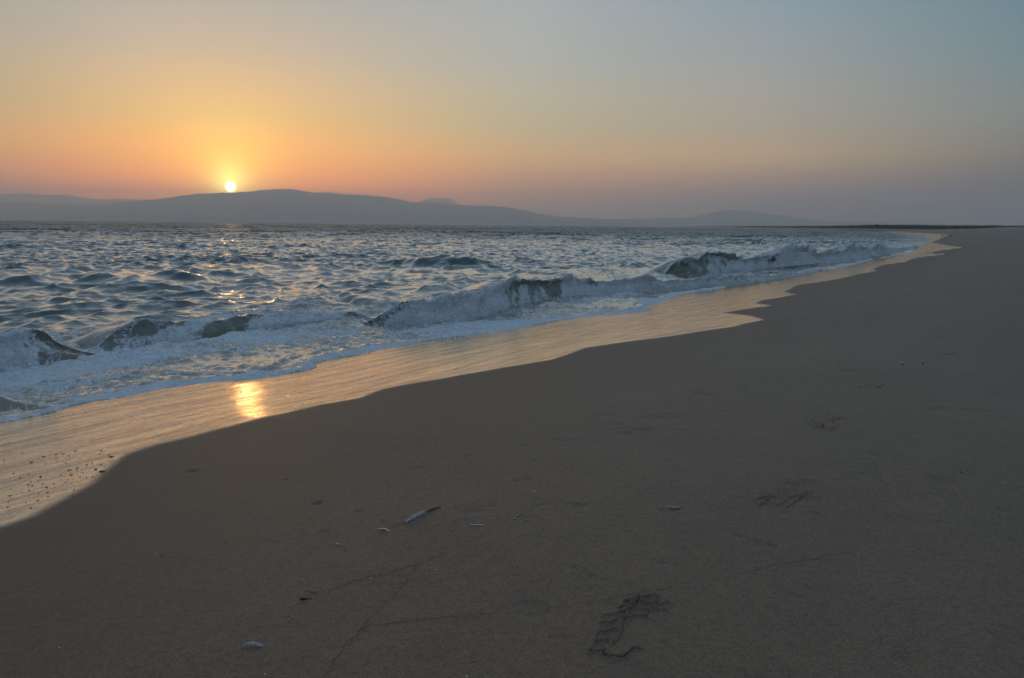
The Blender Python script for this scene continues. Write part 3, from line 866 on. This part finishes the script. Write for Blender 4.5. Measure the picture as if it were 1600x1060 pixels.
def hills(name, sil, dist, depth, label, seed, rough=1.0):
    """a ridge of real depth whose skyline passes through the listed pixels"""
    A = np.array([px_dir(*p) for p in sil])
    aa = np.arange(A[0, 0], A[-1, 0], R(0.045))
    ht = np.interp(aa, A[:, 0], A[:, 1]) * dist + HC
    k = 9; ker = np.hanning(k + 2)[1:-1]; ker /= ker.sum()
    ht = np.convolve(np.pad(ht, k // 2, 'edge'), ker, 'valid')
    w = np.concatenate([np.linspace(-1, 0, 26), np.linspace(0, 1, 12)[1:]])
    Wg, Ag = np.meshgrid(w, aa, indexing='ij')
    rd = dist + Wg * depth
    x = rd * np.sin(Ag); y = rd * np.cos(Ag)
    n = N4.at(x / 28 + seed, y / 28) * 0.5 + N4.at(x / 70, y / 70 + seed) * 0.6
    pr = np.clip(1 - np.abs(Wg), 0, 1) ** 0.9
    z = ht[None, :] * pr * (1 + 0.22 * n * (1 - pr) * 1.6) - 6 * (1 - pr)
    z += rough * 1.6 * N4.at(aa * 900 + seed, aa * 0)[None, :] * pr
    o = mesh_np(name, np.stack([x.ravel(), y.ravel(), z.ravel()], 1), grid_quads(len(w), len(aa)), MH)
    tag(o, label, None, None, 'structure')


hills('hills', [(-700, 332), (-400, 322), (-160, 318), (0, 316), (100, 318), (150, 320), (205, 315), (250, 311), (280, 306), (310, 302.5), (340, 301.5), (370, 301), (400, 298), (430, 295.5), (455, 295.5),
                (470, 297.5), (490, 301.5), (520, 303.5), (560, 305), (590, 308), (610, 309), (640, 316), (680, 318), (700, 319), (730, 321.5), (770, 322), (800, 325), (820, 329),
                (850, 335.5), (875, 338.5), (900, 340), (925, 341.5), (960, 342.5), (1000, 344), (1060, 352), (1090, 357)], 6400, 1500, 'long hazy mountain ridge below the setting sun', 3)
hills('hills', [(930, 356), (960, 343), (1000, 341.5), (1060, 341), (1085, 339), (1105, 333.5), (1125, 330), (1150, 328), (1170, 329), (1190, 333), (1230, 338), (1270, 345),
                (1300, 347), (1380, 347.5), (1440, 350), (1480, 352), (1520, 350.5), (1560, 352), (1700, 356)], 7200, 900, 'hazy flat topped hill low on the horizon', 9)

# ------------------------------------------------------------------ woodland on the low coast at the horizon
MT, t = new_mat('foliage')
pos = t.node('ShaderNodeNewGeometry').outputs['Position']
n, _ = t.noise(pos, 0.15, 4, 0.6)
principled(t, Base_Color=t.mix(t.mapr(n, 0.35, 0.65), (0.016, 0.024, 0.018, 1), (0.045, 0.055, 0.035, 1)), Roughness=0.9)
wood = []
top_px = [(1040, 355.2), (1080, 354.2), (1130, 353.6), (1180, 352.6), (1230, 353.2), (1300, 354.6), (1350, 355), (1400, 356), (1430, 354.5), (1455, 352.8), (1480, 353.8), (1510, 352.8),
          (1540, 352), (1575, 353), (1600, 352.5), (1700, 351), (1900, 349)]
TP = np.array([px_dir(*p) for p in top_px])
COAST = np.array([[math.atan2(k, 1), d * math.hypot(k, 1)] for k, d in COAST_FAR])[::-1]
tr_c = np.array([R(10.5), 0])
nt = 5200
aa = R(11.2) + (R(44) - R(11.2)) * rng.random(nt) ** 0.9
dd = np.interp(aa, COAST[:, 0], COAST[:, 1]); dd = np.clip(dd, 520, 4400) + 60 + 140 * rng.random(nt)
tt = np.interp(aa, TP[:, 0], TP[:, 1]) * dd + HC
bz = np.full(nt, 2.0)
hh = np.clip((tt - bz) * rng.uniform(0.55, 0.92, nt), 2.5, 22)
sph = []
for a, d, h0, b0 in zip(aa, dd, hh, bz):
    k = 26
    q = rng.normal(size=(k, 3)); q /= np.linalg.norm(q, axis=1)[:, None]
    wd_ = max(h0 * 0.6, d * 0.0016)
    q = q * (rng.random((k, 1)) ** 0.4) * np.array([wd_, wd_, h0 * 0.5]) + np.array([d * math.sin(a), d * math.cos(a), b0 + h0 * 0.5])
    sph.append(np.column_stack([q, np.full(k, max(0.22 * h0, 0.5))]))
S_ = np.vstack(sph)
tri = rng.normal(size=(len(S_), 3, 3)); tri /= np.linalg.norm(tri, axis=2)[:, :, None]
VV = (S_[:, None, :3] + tri * S_[:, None, 3:4]).reshape(-1, 3)
FF = np.arange(len(VV)).reshape(-1, 3)
o = mesh_np('woodland', VV, FF, MT, smooth=False)
tag(o, 'dark strip of distant woodland along the low coast at the horizon', None, None, 'stuff')

# ------------------------------------------------------------------ low clouds behind the ridge
MC, t = new_mat('cloud')
pv = t.node('ShaderNodeVolumePrincipled')
pv.inputs['Color'].default_value = (0.50, 0.50, 0.54, 1); pv.inputs['Density'].default_value = 0.008; pv.inputs['Anisotropy'].default_value = 0.0
om = t.node('ShaderNodeOutputMaterial'); t.l.new(pv.outputs[0], om.inputs['Volume'])


def cloud(name, sil_top, sil_bot, dist, thick, label, seed):
    A = np.array([px_dir(*p) for p in sil_top]); B = np.array([px_dir(*p) for p in sil_bot])
    aa = np.linspace(A[0, 0], A[-1, 0], 160)
    top = np.interp(aa, A[:, 0], A[:, 1]) * dist; bot = np.interp(aa, B[:, 0], B[:, 1]) * dist
    top = top + 5 * N4.at(aa * 400 + seed, aa * 0) + 2.5 * N1.at(aa * 500, aa * 0 + seed)
    ph = np.linspace(0, 2 * math.pi, 25)[:-1]
    mid = (top + bot) / 2; hf = np.maximum((top - bot) / 2, 0.5)
    e = np.sqrt(np.clip(np.sin(np.linspace(0.02, math.pi - 0.02, 160)), 0, 1))
    rd = dist + thick * np.cos(ph)[None, :] * e[:, None]
    z = mid[:, None] + hf[:, None] * np.sin(ph)[None, :] * e[:, None] ** 0.3 + HC
    x = rd * np.sin(aa)[:, None]; y = rd * np.cos(aa)[:, None]
    V = np.stack([x.ravel(), y.ravel(), z.ravel()], 1)
    q = grid_quads(160, 24, wrap=True)
    n0 = len(V); V = np.vstack([V, V[:24].mean(0), V[-24:].mean(0)])
    j = np.arange(24); j2 = (j + 1) % 24
    capq = np.concatenate([np.stack([j * 0 + n0, j2, j, j], 1)[:, [0, 1, 2]], np.stack([j * 0 + n0 + 1, n0 - 24 + j, n0 - 24 + j2], 1)])
    me = bpy.data.meshes.new(name)
    me.from_pydata(V.tolist(), [], q.tolist() + capq.tolist()); me.materials.append(MC); me.update()
    o = bpy.data.objects.new(name, me); C.objects.link(o)
    tag(o, label, 'cloud', 'low clouds behind the ridge')


cloud('cloud', [(648, 319), (665, 311), (690, 308), (706, 310), (716, 319)], [(648, 321), (716, 321)], 9600, 260, 'small flat cloud cap resting on the right shoulder of the ridge', 2)
cloud('cloud', [(-300, 303), (0, 303.5), (60, 303.5), (100, 305), (150, 310), (200, 311), (260, 310), (330, 307)], [(-300, 322), (0, 324), (330, 322)], 9700, 500, 'long flat cloud bank lying over the left end of the ridge', 6)
cloud('cloud', [(440, 300), (470, 298), (520, 301), (580, 305), (620, 310), (650, 316)], [(440, 312), (650, 322)], 9500, 400, 'thin ragged cloud clinging to the crest right of the sun', 12)

# ------------------------------------------------------------------ small things on the sand
MSH = simple('shell_white', (0.72, 0.70, 0.66), 0.35, 90, 0.35)
MSB = simple('shell_brown', (0.055, 0.038, 0.026), 0.4, 90, 0.4)
MPB = simple('pebble_dark', (0.045, 0.040, 0.036), 0.35, 120, 0.4)
MRZ = simple('shell_grey', (0.50, 0.50, 0.53), 0.3, 160, 0.7)
MPL = simple('pebble_pale', (0.55, 0.50, 0.44), 0.25, 120, 0.3)
MTW = simple('twig_bark', (0.035, 0.026, 0.018), 0.8, 200, 0.5)


def sand_height(x, y):
    """height of the finished sand mesh"""
    a = math.degrees(math.atan2(x, y)); r = math.hypot(x, y)
    i = min(max(int(np.searchsorted(SAND_RAD, r)) - 1, 0), len(SAND_RAD) - 2); j = min(max(int(np.searchsorted(SAND_CA, a)) - 1, 0), len(SAND_CA) - 2)
    u = (r - SAND_RAD[i]) / (SAND_RAD[i + 1] - SAND_RAD[i]); v = (a - SAND_CA[j]) / (SAND_CA[j + 1] - SAND_CA[j])
    Zg = SAND_Z
    return float((Zg[i, j] * (1 - u) + Zg[i + 1, j] * u) * (1 - v) + (Zg[i, j + 1] * (1 - u) + Zg[i + 1, j + 1] * u) * v)


def ground(px, py):
    p = hit_beach(px, py)
    return p, sand_height(p[0], p[1])


def valve(name, length, width, height, bend, mats, a0=0.0, a1=math.pi, split=None, ns=28, nc=12, th_=0.0012, emin=0.12, zb=0.0):
    """curved open half shell: a bent half tube with thickness, tapering to both ends"""
    vs = []; fs = []
    for side_ in (0, 1):
        for i in range(ns):
            t_ = i / (ns - 1); e = max(emin, math.sin(math.pi * (0.04 + 0.92 * t_)) ** 0.45)
            cx = (t_ - 0.5) * length; cy = bend * length * (0.25 - (t_ - 0.5) ** 2) * 4
            for j in range(nc):
                a = a0 + (a1 - a0) * j / (nc - 1)
                k = 1.0 if side_ == 0 else 1 - th_ / (width * 0.5)
                vs.append((cx, cy + math.cos(a) * width * 0.5 * e * k, math.sin(a) * height * e * k + zb * length * (0.25 - (t_ - 0.5) ** 2) * 4 + random.uniform(-1, 1) * th_ * 0.2))
    off = ns * nc
    for i in range(ns - 1):
        for j in range(nc - 1):
            a = i * nc + j
            fs.append((a, a + nc, a + nc + 1, a + 1)); fs.append((off + a, off + a + 1, off + a + nc + 1, off + a + nc))
        for j, fl in ((0, 0), (nc - 1, 1)):
            a = i * nc + j; q = (a, off + a, off + a + nc, a + nc)
            fs.append(q if fl == 0 else q[::-1])
    for i, fl in ((0, 1), (ns - 1, 0)):
        for j in range(nc - 1):
            a = i * nc + j; q = (a, off + a, off + a + 1, a + 1)
            fs.append(q if fl == 0 else q[::-1])
    me = bpy.data.meshes.new(name); me.from_pydata(vs, [], fs)
    for m in mats: me.materials.append(m)
    for p_ in me.polygons:
        p_.use_smooth = True
        if len(mats) > 1:
            c = sum(vs[v][0] for v in p_.vertices) / len(p_.vertices) / length + 0.5
            p_.material_index = 1 if c > split + 0.06 * math.sin(vs[p_.vertices[0]][1] * 900) else 0
    me.update()
    o = bpy.data.objects.new(name, me); C.objects.link(o)
    return o


def lay(o, px, py, px2=None, py2=None, lift=0.0, rot=0.0, tilt=(0, 0)):
    """put a thing on the sand; with a second pixel, its long side points from the first to it"""
    p, z = ground(px, py)
    if px2 is not None:
        q, zq = ground(px2, py2)
        rot = math.atan2(q[1] - p[1], q[0] - p[0]); c = (p + q) / 2; z = (z + zq) / 2
    else: c = p
    o.location = (c[0], c[1], z + lift); o.rotation_euler = (tilt[0], tilt[1], rot)
    return o


def length_px(a, b):
    return float(np.linalg.norm(ground(*a)[0] - ground(*b)[0]))


L = length_px((633, 822), (688, 797))
o = valve('razor_shell', L, 0.024, 0.013, 0.05, [MRZ, MSB], 0.1, math.pi - 0.1, split=0.60, emin=0.6)
lay(o, 633, 822, 688, 797, 0.001, tilt=(0.25, 0)); tag(o, 'long razor shell, white with a dark brown end, lying on the damp sand', 'shell')
o = valve('shell', length_px((378, 1014), (413, 1012)), 0.022, 0.010, -0.10, [MRZ], 0.9, math.pi * 0.85, zb=0.16)
lay(o, 378, 1014, 413, 1012, 0.0); tag(o, 'arched pale shell half standing in the sand nearest the camera', 'shell')
o = valve('shell', length_px((1040, 797), (1063, 797)), 0.016, 0.008, -0.24, [MRZ], 0.15, 2.9)
lay(o, 1040, 797, 1063, 797, 0.001); tag(o, 'small pale crescent shaped shell between the footprints and the drift line', 'shell')
o = valve('shell', length_px((1404, 569.5), (1415, 569.5)), 0.03, 0.014, 0.1, [MSH], 0.1, 2.4)
lay(o, 1404, 570, 1415, 569.5, 0); tag(o, 'small pale shell high on the beach at the right beyond the footprints', 'shell')
o = valve('shell', length_px((590, 831), (608, 833)), 0.014, 0.007, 0.2, [MSH], 0.1, 2.6)
lay(o, 590, 831, 608, 833, 0); tag(o, 'curved white shell splinter at the foot of the razor shell', 'shell')
o = valve('shell', length_px((734, 826), (761, 825)), 0.010, 0.004, 0.05, [MSH], 0.2, 2.4)
lay(o, 734, 826, 761, 825, -0.001); tag(o, 'thin pale shell sliver to the right of the razor shell', 'shell')


def stone(name, size, mat, seed):
    r_ = np.random.default_rng(seed)
    import bmesh
    bm = bmesh.new(); bmesh.ops.create_icosphere(bm, subdivisions=2, radius=1)
    ax = r_.normal(size=(4, 3))
    for v in bm.verts:
        c = np.array(v.co); k = 1 + 0.14 * sum(math.sin(2.1 * float(c @ a_) + i) for i, a_ in enumerate(ax)) / 2
        v.co = (c[0] * size[0] * k, c[1] * size[1] * k, c[2] * size[2] * k)
    me = bpy.data.meshes.new(name); bm.to_mesh(me); bm.free()
    me.materials.append(mat)
    for p_ in me.polygons: p_.use_smooth = True
    o = bpy.data.objects.new(name, me); C.objects.link(o)
    return o


singles = [((527, 851.5), (0.010, 0.005, 0.004), MPL, 'pale broken shell chip left of the drift line below the razor shell', 'shell_fragment'),
           ((515, 849), (0.006, 0.003, 0.003), MPL, 'tiny pale chip just left of the broken shell chip', 'shell_fragment'),
           ((594, 832.5), (0.003, 0.003, 0.002), MPL, 'pale speck beside the curved shell splinter', 'shell_fragment'),
           ((804, 816.5), (0.009, 0.005, 0.004), MPL, 'small pale shell chip at the lower end of a short groove', 'shell_fragment'),
           ((835, 773), (0.011, 0.005, 0.003), MPL, 'flat pale chip on the bend of the drift line', 'shell_fragment'),
           ((481, 929), (0.004, 0.003, 0.004), MPL, 'bright chip beside the dark twig', 'shell_fragment'),
           ((461, 945.5), (0.004, 0.003, 0.004), MPL, 'bright chip left of and below the dark twig', 'shell_fragment'),
           ((399, 804.5), (0.009, 0.004, 0.004), MPL, 'glinting orange lit shell chip left of the razor shell', 'shell_fragment'),
           ((162, 959), (0.005, 0.003, 0.003), MPL, 'lone pale chip on the dark sand at the lower left', 'shell_fragment'),
           ((1502, 737.5), (0.006, 0.004, 0.004), MPB, 'single dark pebble on the bare sand at the right', 'pebble'),
           ((1495, 763), (0.004, 0.003, 0.002), MPL, 'tiny pale chip below the single dark pebble', 'shell_fragment'),
           ((1442, 568.5), (0.012, 0.007, 0.006), MPB, 'small dark pebble beside the shell high on the beach', 'pebble'),
           ((1508, 538), (0.014, 0.007, 0.006), MPL, 'pale chip near the farthest footprints on the right', 'shell_fragment'),
           ((1478, 543.5), (0.014, 0.006, 0.004), MPL, 'flat pale chip left of the one near the farthest footprints', 'shell_fragment'),
           ((1482, 559.5), (0.012, 0.006, 0.004), MPL, 'pale chip in the footprint beyond the small shell', 'shell_fragment'),
           ((1306, 588), (0.010, 0.004, 0.004), MPL, 'pale chip left of the fourth footprint', 'shell_fragment'),
           ((1102, 637), (0.012, 0.004, 0.003), MPL, 'flat pale chip on the open sand left of the footprints', 'shell_fragment'),
           ((1001, 616), (0.008, 0.004, 0.004), MPL, 'small bright chip near the upper end of the drift line', 'shell_fragment'),
           ((848, 763), (0.004, 0.003, 0.002), MPL, 'tiny pale chip above the bend of the drift line', 'shell_fragment')]
for i, ((x, y), s_, m, lab, nm) in enumerate(singles):
    o = stone(nm, s_, m, i); lay(o, x, y, lift=s_[2] * 0.4, rot=0.2 * i); tag(o, lab, 'shell chip' if m is MPL else 'pebble')


def tube(name, pts, rads, mat, n=8):
    vs = []; fs = []
    for i, (p_, r_) in enumerate(zip(pts, rads)):
        a = Vector(pts[min(i + 1, len(pts) - 1)]) - Vector(pts[max(i - 1, 0)]); a.normalize()
        u_ = a.cross(Vector((0, 0, 1))).normalized(); v_ = a.cross(u_)
        for j in range(n):
            c = 2 * math.pi * j / n
            vs.append(tuple(Vector(p_) + (u_ * math.cos(c) + v_ * math.sin(c)) * r_ * random.uniform(0.88, 1.1)))
    for i in range(len(pts) - 1):
        for j in range(n):
            a = i * n + j; b = i * n + (j + 1) % n
            fs.append((a, b, b + n, a + n))
    fs.append(tuple(range(n))[::-1]); fs.append(tuple(range((len(pts) - 1) * n, len(pts) * n)))
    me = bpy.data.meshes.new(name); me.from_pydata(vs, [], fs); me.materials.append(mat)
    for p_ in me.polygons: p_.use_smooth = True
    o = bpy.data.objects.new(name, me); C.objects.link(o)
    return o


L = length_px((468, 938.5), (488, 934.5))
o = tube('twig', [(-L / 2 + L * k / 7, 0.003 * math.sin(k), 0.002 * math.sin(k * .9) + 0.001) for k in range(8)], [0.0016, .003, .0036, .0034, .003, .0028, .002, .0010], MTW)
lay(o, 468, 938.5, 488, 934.5, 0.0008); tag(o, 'short dark twig on the sand below the drift line', 'twig')

# pebbles scattered in the glossy wet sand at the left
pp = [(45, 270), (150, 418), (225, 462), (250, 190), (320, 425), (355, 290), (435, 498), (460, 455), (495, 230), (530, 577), (545, 683), (540, 635),
      (570, 175), (635, 205), (635, 253), (690, 438), (720, 200), (785, 262), (780, 215), (745, 298), (790, 380), (810, 437), (770, 487), (745, 518),
      (870, 378), (880, 355), (855, 165), (910, 250), (935, 410), (975, 180), (985, 320), (1045, 305), (1050, 460), (1090, 375), (1130, 203), (1150, 165),
      (1165, 403), (1185, 343), (1235, 210), (1270, 235), (1385, 245), (1440, 200), (1150, 320), (120, 595), (115, 670), (95, 742), (85, 800), (290, 750),
      (350, 815), (435, 652), (430, 725), (740, 615), (825, 663), (840, 605), (350, 510), (365, 555), (330, 610), (320, 545), (485, 535), (610, 537), (980, 470), (910, 460)]
bigp = {33: 1.9, 36: 2.4, 21: 1.7, 9: 1.5, 7: 1.5, 39: 1.9, 20: 1.5, 5: 1.5, 8: 1.4, 16: 1.6, 26: 1.5}
protos = [stone('pebble', (0.0056 + 0.001 * i, 0.0040, 0.0024), MPB, 60 + i) for i in range(3)]
protos.append(stone('pebble', (0.008, 0.0055, 0.0035), MPL, 77))
used = set()
for i, (x, y) in enumerate(pp):
    k = 3 if i in (16, 26, 29, 12) else i % 3
    if k in used:
        o = protos[k].copy(); C.objects.link(o)
    else:
        o = protos[k]; used.add(k)
    s_ = bigp.get(i, 0.65 + 0.6 * rng.random())
    lay(o, x / 7.27, 680 + y / 7.27, lift=0.0008, rot=-0.5 + rng.random())
    o.scale = (s_ * (1.6 if i in (36, 39) else 1), s_, s_ * 0.9)
    if k == 3: tag(o, 'pale wet pebble in the glossy sand at the lower left', 'pebble', 'pale pebbles in the wet sand')
    else: tag(o, 'small dark wet pebble in the glossy sand at the lower left', 'pebble', 'dark pebbles in the wet sand')

# glinting grains of shell on the damp sand, too many to count
gp = []
for _ in range(900):
    x = rng.uniform(0, 900) if _ % 3 else rng.uniform(240, 700); y = rng.uniform(650, 1058)
    gp.append((x, y))
# cheap: project on the local plane then read the height
G = np.array([to_plane(x, y, 0.45) for x, y in gp])
for _ in range(6):
    gz, gD = beach_z(G[:, 0], G[:, 1]); G = np.array([to_plane(x, y, z_) for (x, y), z_ in zip(gp, gz)])
ok = signed(G, WET)[0] < -0.12
G = G[ok]; gz = np.array([sand_height(a, b) for a, b in G])
sz = 0.0010 + 0.0032 * rng.random(len(G)) ** 3
tri = rng.normal(size=(len(G), 4, 3)); tri /= np.linalg.norm(tri, axis=2)[:, :, None]
VV = (np.column_stack([G, gz + 0.0006])[:, None, :] + tri * sz[:, None, None] * np.array([1.3, 1.3, 0.8])).reshape(-1, 3)
FF = (np.array([[0, 1, 2], [0, 2, 3], [0, 3, 1], [1, 3, 2]])[None] + 4 * np.arange(len(G))[:, None, None]).reshape(-1, 3)
MG, t = new_mat('shell_grit'); principled(t, Base_Color=(0.80, 0.72, 0.62, 1), Roughness=0.22, Metallic=0.6)
o = mesh_np('shell_grit', VV, FF, MG, smooth=False)
tag(o, 'tiny glinting grains of shell scattered over the damp sand', None, None, 'stuff')

# dark specks and crumbs of weed left along the drift lines
dl = []
for ln in drift_lines:
    for (a, b), (c, e) in zip(ln[:-1], ln[1:]):
        for _ in range(1):
            t_ = rt.random(); dl.append(hit_beach(a + (c - a) * t_ + rt.gauss(0, 1.2), b + (e - b) * t_ + rt.gauss(0, 0.7)))
dl = np.array(dl); dz_ = np.array([sand_height(a, b) for a, b in dl]); sz = 0.0008 + 0.0022 * rng.random(len(dl)) ** 3
tri = rng.normal(size=(len(dl), 4, 3)); tri /= np.linalg.norm(tri, axis=2)[:, :, None]
VV = (np.column_stack([dl, dz_ + 0.001])[:, None, :] + tri * sz[:, None, None] * np.array([1.6, 1.3, 0.7])).reshape(-1, 3)
FF = (np.array([[0, 1, 2], [0, 2, 3], [0, 3, 1], [1, 3, 2]])[None] + 4 * np.arange(len(dl))[:, None, None]).reshape(-1, 3)
o = mesh_np('drift_specks', VV, FF, MTW, smooth=False)
tag(o, 'fine dark specks of debris strung along the drift lines', None, None, 'stuff')

# ------------------------------------------------------------------ birds
MBD = simple('plumage_dark', (0.055, 0.048, 0.045), 0.8, 30, 0.3)


def bird_body(name, flying):
    v = [(-0.26, 0, 0.02), (-0.12, 0, 0.0), (0.02, 0, 0.0), (0.13, 0, 0.04), (0.19, 0, 0.10), (0.25, 0, 0.10), (0.30, 0, 0.09)]
    rd = [0.018, 0.055, 0.075, 0.055, 0.036, 0.030, 0.006]
    e = [(i, i + 1) for i in range(6)]
    if flying:
        v += [(0.04, 0.18, 0.05), (0.0, 0.38, 0.08), (-0.08, 0.58, 0.04), (0.04, -0.18, 0.05), (0.0, -0.38, 0.08), (-0.08, -0.58, 0.04)]
        rd += [0.03, 0.024, 0.008] * 2; e += [(2, 7), (7, 8), (8, 9), (2, 10), (10, 11), (11, 12)]
    else:
        v += [(0.0, 0.03, -0.10), (0.0, 0.03, -0.19), (0.05, 0.03, -0.195), (0.0, -0.03, -0.10), (0.0, -0.03, -0.19), (0.05, -0.03, -0.195)]
        rd += [0.012, 0.008, 0.008] * 2; e += [(2, 7), (7, 8), (8, 9), (2, 10), (10, 11), (11, 12)]
    me = bpy.data.meshes.new(name); me.from_pydata(v, e, []); me.materials.append(MBD)
    o = bpy.data.objects.new(name, me); C.objects.link(o)
    m = o.modifiers.new('skin', 'SKIN'); m.use_smooth_shade = True
    for i, s_ in enumerate(me.skin_vertices[0].data): s_.radius = (rd[i], rd[i]); s_.use_root = (i == 2)
    o.modifiers.new('sub', 'SUBSURF').render_levels = 2
    return o


for (x, y), rz, lab in (((1472, 370.2), 2.6, 'leftmost of three dark birds standing on the far sand by the water line'),
                        ((1477, 370.0), 0.4, 'middle one of three dark birds standing on the far sand'),
                        ((1486, 369.6), 2.9, 'rightmost of three dark birds standing on the far sand, apart from the others')):
    o = bird_body('bird', False); p_, z_ = ground(x, y)
    o.location = (p_[0], p_[1], z_ + 0.2); o.rotation_euler = (0, 0, rz); tag(o, lab, 'bird', 'birds on the far sand')
o = bird_body('bird', True); r_ = ray(826, 346.8); d_ = 300
o.location = (r_[0] * d_, r_[1] * d_, HC + r_[2] * d_); o.rotation_euler = (0.3, 0, 1.2)
tag(o, 'single dark bird flying low over the sea in front of the ridge', 'bird')

# ------------------------------------------------------------------ haze
mh, t = new_mat('haze')
pv = t.node('ShaderNodeVolumePrincipled')
pv.inputs['Color'].default_value = (0.96, 0.98, 1.0, 1)
pv.inputs['Density'].default_value = 0.00027
pv.inputs['Anisotropy'].default_value = 0.62
om = t.node('ShaderNodeOutputMaterial'); t.l.new(pv.outputs[0], om.inputs['Volume'])
x0, x1, y0, y1, z0, z1 = -9050, 9050, -9050, 9050, -10, 345
hv = [(x, y, z) for z in (z0, z1) for y in (y0, y1) for x in (x0, x1)]
hf_ = [(0, 2, 3, 1), (4, 5, 7, 6), (0, 1, 5, 4), (2, 6, 7, 3), (0, 4, 6, 2), (1, 3, 7, 5)]
me = bpy.data.meshes.new('haze'); me.from_pydata(hv, [], hf_); me.materials.append(mh)
o = bpy.data.objects.new('haze', me); C.objects.link(o)
tag(o, 'thin evening haze over the bay', None, None, 'stuff')
